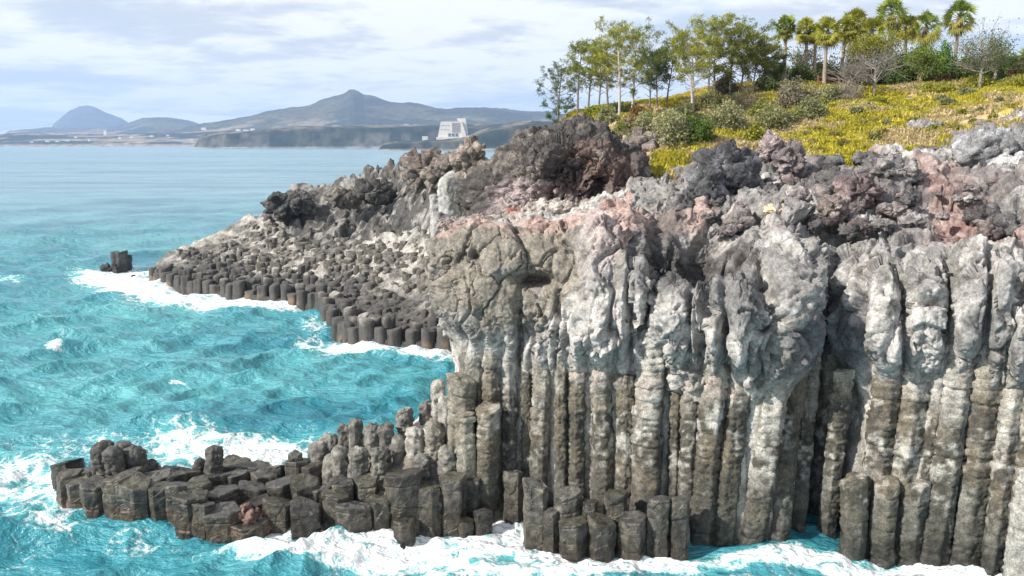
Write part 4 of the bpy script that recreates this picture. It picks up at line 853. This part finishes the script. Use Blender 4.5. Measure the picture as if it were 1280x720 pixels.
# ---- leaf clumps
def leaves(cent, size, rs, upb=.3, asp=.5):
    n = len(cent); d = rs.normal(0, 1, (n, 3)); d[:, 2] += upb; d /= np.linalg.norm(d, axis=1, keepdims=True)
    e = np.cross(d, rs.normal(0, 1, (n, 3))); e /= np.maximum(np.linalg.norm(e, axis=1, keepdims=True), 1e-6)
    s = size * rs.uniform(.6, 1.3, (n, 1)); a_ = d * s; b_ = e * s * asp * .5
    return np.stack([cent - b_ * .4, cent + a_ * .5 - b_, cent + a_, cent + a_ * .5 + b_], 1).reshape(-1, 3), np.arange(n * 4).reshape(-1, 4)
ML = colmat('foliage', .7, trans=.30, nsc=1.5); MTR = rockmat('bark', .5, .03, 3, wet=False, fleck=.1, var=(.8, 1.2))
BB = []
def bush(u, v, ru, rv, c1, c2, label, dens=1.0, leaf=.16, twig=False, group=None, Y=None):
    p = hill_hit(u, v + rv * .8) if Y is None else P(u, v + rv * .8, Y); Yd = p[1]; rx = ru / FPX * Yd; rz = rv / FPX * Yd * 2.1
    rs = np.random.RandomState(int(u * 7 + v)); e = empty('shrub', p, label, 'shrub', group)
    nb_ = int(max(10, 26 * dens)); cs = rs.normal(0, 1, (nb_, 3)); cs /= np.linalg.norm(cs, axis=1, keepdims=True); cs *= rs.uniform(.35, .85, (nb_, 1)); cs[:, 2] = np.abs(cs[:, 2])
    cs = cs * A(rx, rx * .8, rz); n = int(190 * dens * max(rx, .8) * max(rz, .8) / .16 * .16) + 600; n = min(n * 3, 10000)
    k = rs.randint(nb_, size=n); off = rs.normal(0, 1, (n, 3)); off /= np.linalg.norm(off, axis=1, keepdims=True); off *= rs.rand(n, 1) ** .4
    pts = cs[k] + off * A(rx, rx, rz) * .36; pts[:, 2] = np.maximum(pts[:, 2], .02)
    if len(BB) < 3: BB.append(1); pass
    V, F = leaves(pts, leaf * (1 if not twig else 1.6), rs, .4, .5 if not twig else .10)
    t = rs.rand(nb_)[k] * .6 + rs.rand(n) * .4; c = mix(A(*c1), A(*c2), t) 
    mesh('foliage', V, F, ML, np.repeat(c, 4, 0), smooth=False, parent=e)
    b = MB()
    for i in range(min(nb_, 12)): b.tube([A(0, 0, -.2), cs[i] * A(.5, .5, .45), cs[i]], [.05, .035, .015], 4, (.22, .19, .16))
    b.build('stem', MTR, e)
sage, sage2, dkg, brt, ylw, twg, twg2 = (.22, .24, .12), (.40, .38, .20), (.06, .10, .03), (.13, .20, .03), (.34, .33, .04), (.27, .23, .17), (.38, .33, .26)
BU = [(838,166,30,18,sage,sage2,'wide sage grey shrub above the lava outcrop'),(806,162,20,14,sage,sage2,'sage shrub left of the wide sage one'),(871,164,23,20,dkg,brt,'dark green rounded shrub low on the grassy slope'),(800,143,18,9,(.24,.14,.06),(.34,.22,.08),'rusty orange shrub beneath the pines'),
      (748,140,20,9,(.22,.26,.03),ylw,'yellow shrub right behind the outcrop top'),(912,152,32,17,sage,sage2,'broad sage shrub in the middle of the slope'),(935,128,28,18,(.16,.14,.08),(.27,.23,.14),'brownish twiggy shrub under the tallest pine'),(992,122,30,18,(.18,.17,.10),twg2,'brown olive shrub below the leftmost palms'),
      (1012,138,24,13,sage,(.24,.25,.1),'sage shrub under the palm row'),(965,150,22,16,(.14,.17,.05),sage2,'green sage shrub beside the yellow grass'),(893,130,22,14,(.18,.2,.05),sage2,'yellowish shrub at the foot of the leaning pine'),(855,145,20,11,(.16,.18,.09),(.27,.27,.12),'small sage shrub at the trunk of the leaning pine'),
      (1058,116,22,11,twg,twg2,'pale twiggy shrub left of the bare tree'),(1036,119,16,10,sage,sage2,'low olive shrub under the middle palms'),(1132,90,24,20,dkg,(.12,.17,.04),'dark green shrub behind the bare tree'),(1108,98,20,14,dkg,(.09,.12,.04),'dark shrub beside the bare tree trunk'),
      (1152,82,22,18,(.08,.13,.02),brt,'bright green shrub in front of the palms'),(1180,84,18,24,(.07,.15,.02),(.13,.24,.03),'upright bright green shrub like a broom'),(1206,92,18,13,dkg,(.08,.10,.03),'dark shrub left of the grey leafless tree'),(1262,92,18,9,(.14,.20,.03),brt,'bright low shrub at the right edge skyline'),
      (1252,84,12,13,dkg,(.07,.12,.03),'dark pointed shrub at the right edge skyline'),(1075,80,26,18,(.06,.09,.03),(.15,.17,.04),'green thicket behind the middle palms'),(1240,96,20,8,dkg,(.10,.13,.04),'low dark shrub behind the grey tree'),(760,147,14,8,sage,sage2,'small sage shrub between the pale trunks'),
      (940,170,18,10,(.2,.22,.05),ylw,'yellow green shrub low in the grass'),(1000,96,20,12,dkg,(.14,.16,.05),'dark shrub behind the leftmost palms'),(1040,92,20,14,dkg,(.13,.16,.05),'green shrub between the palm trunks'),(686,148,12,6,(.16,.22,.03),(.3,.32,.06),'bright tuft at the left end of the outcrop top'),
      (780,138,24,10,dkg,(.08,.1,.04),'dark shrub in the shade of the pines'),(905,108,20,12,(.1,.11,.05),twg,'dull shrub among the pine trunks'),(960,108,18,12,dkg,(.12,.13,.05),'dark shrub between pines and palms'),(1225,105,26,7,(.24,.25,.04),ylw,'yellow mound at the foot of the grey tree'),(1170,112,26,6,(.24,.25,.04),ylw,'yellow green mound below the broom shrub'),(1270,104,24,8,(.26,.26,.04),ylw,'yellow mound at the far right of the slope')]
for b_ in BU: bush(*b_, leaf=.22, twig='twiggy' in b_[6])
rs = np.random.RandomState(33)
for i in range(34):
    u = rs.uniform(765, 1010); top = np.interp(u, [760, 850, 920, 1010], [150, 138, 122, 118]); v = top + rs.rand() * (44 if u < 930 else 30); rv_ = rs.uniform(5, 10)
    c_ = [(sage, sage2), ((.16, .17, .07), (.32, .30, .14)), ((.20, .16, .09), (.34, .28, .18)), ((.15, .19, .04), (.33, .33, .07))][rs.randint(4)]
    bush(u, v, rs.uniform(9, 18), rv_, *c_, 'sage and olive scrub bush on the left part of the grassy slope', leaf=.2, group='scrub bushes on the left of the slope')
rs = np.random.RandomState(32)
for i in range(30):
    u = 690 + i * 20.5 + rs.uniform(-6, 6); vb = np.interp(u, [680, 780, 850, 920, 1000, 1090, 1200, 1290], [150, 143, 128, 112, 103, 106, 98, 90]) + rs.uniform(-3, 2); rv_ = rs.uniform(6, 10) if u < 950 else rs.uniform(9, 16)
    c_ = [(dkg, (.13, .16, .04)), ((.08, .12, .025), (.22, .24, .04)), ((.10, .11, .05), (.2, .19, .1))][rs.randint(3)]
    if u < 960: continue
    bush(u, vb - rv_ * .8, rs.uniform(12, 20), rv_, *c_, 'leafy undergrowth shrub along the skyline of the slope, among the trunks', leaf=.22, group='undergrowth along the skyline')
rs = np.random.RandomState(31)
for i in range(60):
    u = rs.uniform(770, 1290); top = np.interp(u, [760, 860, 1000, 1290], [155, 150, 128, 108]); lo = np.interp(u, [760, 850, 1000, 1100, 1290], [180, 205, 190, 180, 150]); v = top + (lo - top) * rs.rand()
    r_ = rs.uniform(5, 11); bush(u, v, r_, r_ * .5, *[((.24, .26, .03), ylw), (sage, (.24, .24, .10)), ((.28, .25, .06), (.42, .36, .12))][rs.randint(3)], 'low yellow green cushion plant in the grass', dens=.45, leaf=.2, group='cushion plants in the yellow grass')
# ---- pines
def pine(u, vb, vt, w, label, bare=.5, tone=0, leanpx=0, seed=0, pale=False, Y=None, dens=1.0):
    w *= 1.15; dens *= .85
    p = hill_hit(u, vb) if Y is None else A(P(u, vb, Y)[0], Y, float(hillz(A(P(u, vb, Y)[0]), A(Y))[0])); Yd = p[1]; H = (P(u, vt, Yd)[2] - p[2]); Wd = w / FPX * Yd / 2
    rs = np.random.RandomState(seed + int(u)); e = empty('pine_tree', p, label, 'pine tree', 'pines on the cliff top')
    tc = (.46, .41, .36) if pale else (.20, .165, .135)
    k = np.linspace(0, 1, 12); lean = leanpx / FPX * Yd
    ax = np.stack([lean * k ** 1.2 + .12 * np.sin(k * 5 + seed) * k, .1 * np.sin(k * 4 + seed * 2) * k, H * .90 * k - .3 * (1 - k)], -1)
    b = MB(); b.tube(ax, .025 * (H / 6) + .075 * (1 - k) ** .8 * (H / 6), 7, tc); tl = []
    nl = int(26 * dens)
    for i in range(nl):
        t = bare * .65 + (1 - bare * .65) * (i + rs.rand()) / nl; t = min(t, .99); s = A(*[np.interp(t, k, ax[:, j]) for j in range(3)])
        az = i * 2.4 + rs.uniform(-.5, .5); prof = (math.sin(PI * min(1, (1 - t) / (1 - bare * .65) * .75 + .22)) ** .7)
        ln = Wd * prof * rs.uniform(.65, 1.15) + .15; d = A(math.cos(az), math.sin(az), rs.uniform(.2, .65)); mid = s + d * ln * .5 + A(0, 0, .05); end = s + d * ln + A(0, 0, .12 * ln)
        b.tube([s, mid, end], [.035, .022, .010], 4, tc)
        leafy = t > bare + rs.uniform(-.12, .08)
        for q_ in range(3):
            f = rs.uniform(.35, 1); sd_ = s + (end - s) * f; e2 = sd_ + rs.normal(0, 1, 3) * A(.35, .35, .2) * ln * .5 + A(0, 0, .1); b.tube([sd_, e2], [.014, .006], 3, tc)
            if leafy: tl.append(e2)
        if leafy: tl += [end, mid * .4 + end * .6] 
        if leafy and rs.rand() < .7: tl.append(end + rs.normal(0, .2, 3))
    tl += [ax[-1] + A(0, 0, .1), ax[-1] + A(.12, 0, -.15), ax[-1] + A(-.12, .1, -.3)]
    b.build('trunk', MTR, e, smooth=True)
    tl = np.array(tl); m_ = 34; pts = np.repeat(tl, m_, 0); r0 = rs.uniform(.16, .30, len(tl)); off = rs.normal(0, 1, pts.shape) * A(1, 1, .65) * np.repeat(r0, m_)[:, None] * .55
    V, F = leaves(pts + off, .24, rs, .9, .22)
    c1, c2 = [((.09, .13, .022), (.30, .31, .045)), ((.05, .09, .03), (.14, .19, .05)), ((.13, .17, .025), (.42, .39, .06))][tone]
    tt_ = np.repeat(np.repeat(rs.rand(len(tl)), m_) * .7 + rs.rand(len(pts)) * .3, 4); mesh('crown', V, F, ML, mix(A(*c1), A(*c2), tt_), smooth=False, parent=e)
PI_ = [(697,146,82,44,'leftmost small pine with a dense dark crown',.15,1,4,False,1.3),(722,146,52,36,'second pine from the left, bushy yellow green crown',.45,0,2,False,1.1),(735,146,52,38,'pine behind the bushy yellow green one, thin trunk',.5,0,4,False,1.1),(748,146,58,34,'thin grey pine with many dead twigs near the outcrop',.55,0,2,False,.9),
       (774,150,30,46,'tall pale-trunked pine, the left of the two slender ones',.42,2,-2,True,1.2),(789,150,32,52,'tall pale-trunked pine, the right of the two slender ones',.38,0,6,True,1.3),(760,146,48,40,'pine between the grey pine and the slender pair',.45,2,-4,False,1.1),
       (812,140,62,40,'dark pine in the rear gap beside the slender pair',.4,1,3,False,1.0),(833,136,56,40,'dark leaning pine in the rear gap before the leaning pale one',.5,1,6,False,1.0),(822,138,66,30,'small dark rear pine low in the gap',.4,1,-6,False,.9),
       (866,146,36,46,'pale leaning pine with bare lower branches on the slope',.45,2,-10,True,1.2),(866,142,44,50,'pale pine just behind the leaning one, wide bare branches',.5,2,-2,True,1.1),(884,132,30,50,'grey twiggy pine with high tufts, left of the tallest',.45,0,4,True,1.2),(893,128,20,56,'tallest pine with an open rounded top',.4,2,-2,False,1.5),
       (912,122,30,52,'broad green pine just right of the tallest',.35,0,2,False,1.4),(925,118,38,54,'wide pine sloping down toward the palms',.35,0,8,False,1.4),(940,114,50,44,'low wide pine at the right end of the pine group',.3,0,6,False,1.3),(952,112,60,34,'small pine trailing off right of the pine group',.35,0,4,False,1.0),
       (966,110,72,24,'little dark pine standing left of the first palm',.25,1,2,False,.9),(1262,100,76,16,'tiny dark pine on the right skyline',.2,1,0,False,.8)]
for i, (u, vb, vt, w, lab, br, tn, ln, pl, dn) in enumerate(PI_): pine(u, vb, vt, w, lab, br, tn, ln, 40 + i, pl, None if pl or i == 0 else None, dn)
# ---- palms
def palm(u, vb, vt, w, label, seed, skirt=1.0, bright=0):
    p = hill_hit(u, vb); Yd = p[1]; H = P(u, vt, Yd)[2] - p[2]; R0 = w / FPX * Yd / 2 * 1.22; rs = np.random.RandomState(seed)
    e = empty('palm_tree', p, label, 'palm tree', 'fan palms on the cliff top'); hc_ = H - R0 * .80
    k = np.linspace(0, 1, 10); b = MB(); b.tube(np.stack([.1 * np.sin(k * 2 + seed), k * 0, hc_ * k - .3 * (1 - k)], -1), .20 - .07 * k + .07 * (k < .08), 9, (.34, .27, .22)); b.build('trunk', MTR, e, smooth=True)
    top = A(.1 * math.sin(2 + seed), 0, hc_); mb = MB(); sk = MB()
    for i in range(46):
        el = math.radians(88 - 150 * (i / 45.0) ** 1.1 + rs.uniform(-16, 16)); az = i * 2.39996 + rs.uniform(-.4, .4); d = A(math.cos(el) * math.cos(az), math.cos(el) * math.sin(az), math.sin(el)); ln = R0 * .50 * rs.uniform(.6, 1.2)
        side_ = np.cross(d, A(0, 0, 1)); side_ /= np.linalg.norm(side_); upv = np.cross(side_, d); rl = rs.uniform(-1.1, 1.1); side_, upv = side_ * math.cos(rl) + upv * math.sin(rl), upv * math.cos(rl) - side_ * math.sin(rl); hub = top + d * ln + A(0, 0, -.03 * i / 10)
        ck = mix(A(.26, .31, .04), A(.09, .15, .03), rs.rand()) if i < 34 else mix(A(.40, .35, .08), A(.22, .22, .05), rs.rand())
        if bright: ck = mix(ck, A(.42, .38, .05), .5)
        mb.tube([top, hub], [.03, .018], 3, (.16, .19, .06))
        for j in range(11):
            a = (j - 5) / 5 * 1.2; dj = d * math.cos(a) + side_ * math.sin(a); tip = hub + dj * R0 * .62 * (1 - .25 * abs(a) / 1.45) - A(0, 0, .14 * R0 * rs.uniform(.2, 1.8)); mid = hub + dj * R0 * .30; wv = np.cross(dj, upv) * .06
            mb.add([hub, mid - wv, tip, mid + wv], [(0, 1, 2, 3)], ck)
    for i in range(int(70 * skirt)):
        az = rs.rand() * 6.28; zt = -rs.rand() ** 1.2 * R0 * .9 * skirt; rr_ = .16 + .30 * R0 * rs.rand() * (1 - abs(zt) / (R0 * 1.6)); s = top + A(math.cos(az) * .14, math.sin(az) * .14, zt * .4 + .1); t_ = top + A(math.cos(az) * rr_, math.sin(az) * rr_, zt - .45 * R0); wv = A(-math.sin(az), math.cos(az), 0) * .07
        sk.add([s, (s + t_) / 2 - wv, t_, (s + t_) / 2 + wv], [(0, 1, 2, 3)], mix(A(.30, .22, .15), A(.19, .13, .09), rs.rand()))
    mb.build('crown', ML, e); sk.build('dead_frond_skirt', ML, e)
PL = [(978,108,20,26,'leftmost fan palm, slim with a small round crown',.5,0),(1006,100,24,26,'second palm from the left, half hidden by its neighbour',.9,1),(1018,100,30,22,'narrow palm squeezed between the second and the pale-trunked one',.8,1),(1031,110,23,32,'pale-trunked palm with a yellowish full crown',.7,1),
      (1052,104,20,28,'shaggy palm with a long brown skirt, left of the tall middle ones',1.3,1),(1064,102,12,34,'tall palm with twin-looking crown left of the centre',1.0,1),(1085,104,24,30,'palm sunk in the green thicket left of the highest palm',.8,1),(1109,100,-1,36,'highest palm whose crown touches the top of the photo',.6,0),
      (1130,98,20,28,'palm just right of the highest one, crown lower',.6,1),(1154,96,15,36,'stout palm with a big brown skirt, second from the right',1.4,0),(1193,96,2,38,'rightmost full palm on a thin trunk',.8,0),(1287,92,55,34,'palm crown cut by the right edge of the photo',.6,0)]
for i, (u, vb, vt, w, lab, sk_, br) in enumerate(PL): palm(u, vb, vt, w, lab, 70 + i, sk_, br)
# broadleaf tree among the palms
def broad(u, vb, vt, w, label, seed, c1, c2, crown_lo=.25, n=5200, leaf=.2, twigs=False, tc=(.3, .27, .23), name='broadleaf_tree', cat='tree'):
    p = hill_hit(u, vb); Yd = p[1]; H = P(u, vt, Yd)[2] - p[2]; Wd = w / FPX * Yd / 2; rs = np.random.RandomState(seed); e = empty(name, p, label, cat)
    b = MB(); b.tube([A(0, 0, -.3), A(.05, 0, H * .3), A(0, .05, H * .75)], [.17, .13, .05], 8, tc); ends = []
    for i in range(26):
        t = rs.uniform(crown_lo, .75); s = A(.04, .02, H * t); az = i * 2.4 + rs.rand(); el = rs.uniform(.15, 1.15); ln = rs.uniform(.55, 1) * min(Wd / max(math.cos(el), .35), (H * 1.0 - H * t) / max(math.sin(el), .25))
        d = A(math.cos(az) * math.cos(el), math.sin(az) * math.cos(el), math.sin(el)); m_ = s + d * ln * .55 + A(0, 0, -.03 * ln); e_ = s + d * ln; b.tube([s, m_, e_], [.06, .035, .012], 5, tc); ends += [m_, e_]
        for j in range(9 if twigs else 4):
            f = rs.uniform(.25, 1); a0 = s + (e_ - s) * f; d2_ = d + rs.normal(0, .55, 3); d2_[2] += .2; l2 = ln * rs.uniform(.2, .42); e2 = a0 + d2_ * l2; b.tube([a0, e2], [.018, .006], 3, tc); ends.append(e2)
            if twigs:
                for _ in range(3): f2 = rs.uniform(.4, 1); a1 = a0 + (e2 - a0) * f2; b.tube([a1, a1 + (d2_ + rs.normal(0, .7, 3)) * l2 * .45], [.010, .005], 3, tc)
    b.build('trunk', MTR, e, smooth=True)
    if n:
        ends = np.array(ends); k = rs.randint(len(ends), size=n); pts = ends[k] + rs.normal(0, .30, (n, 3)); V, F = leaves(pts, leaf, rs, .3, .5)
        mesh('crown', V, F, ML, np.repeat(mix(A(*c1), A(*c2), rs.rand(len(ends))[k] * .6 + rs.rand(n) * .4), 4, 0), smooth=False, parent=e)
broad(1096, 108, 46, 66, 'leafy yellow green tree spreading between the tall palms', 5, (.12, .16, .025), (.42, .38, .045), .45, 4200)
broad(1070, 106, 54, 44, 'leafy tree with ochre leaves left of the highest palm', 15, (.13, .15, .025), (.42, .36, .05), .4, 2600)
broad(1092, 122, 66, 74, 'silver grey leafless tree with a wide twiggy crown', 6, None, None, .28, 0, twigs=True, tc=(.27, .245, .22), name='bare_tree', cat='bare tree')
broad(1063, 118, 82, 54, 'low tangle of leafless grey branches left of the silver tree', 16, None, None, .15, 0, twigs=True, tc=(.25, .22, .19), name='bare_tree', cat='bare tree')
broad(1224, 112, 36, 52, 'grey branched tree with sparse green leaves at the right', 7, (.07, .11, .03), (.18, .20, .06), .25, 2400, .16, True, (.29, .26, .23), 'bare_tree', 'bare tree')
broad(1243, 104, 52, 36, 'small dark leafy tree behind the grey branched tree', 8, dkg, (.10, .14, .05), .3, 1400)
broad(1150, 108, 66, 50, 'dense green tree in front of the stout palm', 9, (.08, .14, .03), (.24, .28, .04), .2, 4200)
broad(1120, 106, 72, 44, 'dark green tree right of the silver leafless tree', 19, dkg, (.12, .15, .04), .2, 3400)
broad(1000, 104, 66, 60, 'thin open tree among the leftmost palm trunks', 10, (.06, .08, .03), (.2, .2, .05), .25, 1500)
# ---- rail fences on the crest
MWD = simple('weathered_wood', (.20, .085, .06), .85)
def fence_run(u0, v0, u1, v1, label, n):
    a, b_ = hill_hit(u0, v0), hill_hit(u1, v1); e = empty('rail_fence', a, label, 'fence'); d = b_ - a; rz_ = math.atan2(d[1], d[0]); L_ = math.hypot(d[0], d[1])
    for i in range(n + 1):
        m = MB(); m.box(tuple(d * i / n + A(0, 0, .45)), (.14, .14, 1.3), rz_); m.build('post', MWD, e)
    for h in (.45, .9):
        m = MB(); m.tube([A(0, 0, h), d + A(0, 0, h)], .07, 6); m.build('rail', MWD, e)
fence_run(1022, 109, 1048, 111, 'red brown rail fence at the foot of the pale-trunked palm', 2)
fence_run(1146, 107, 1186, 105, 'dark red rail fence below the dense green tree', 4)
fence_run(1240, 101, 1290, 98, 'weathered rail fence on the skyline at the right edge', 5)
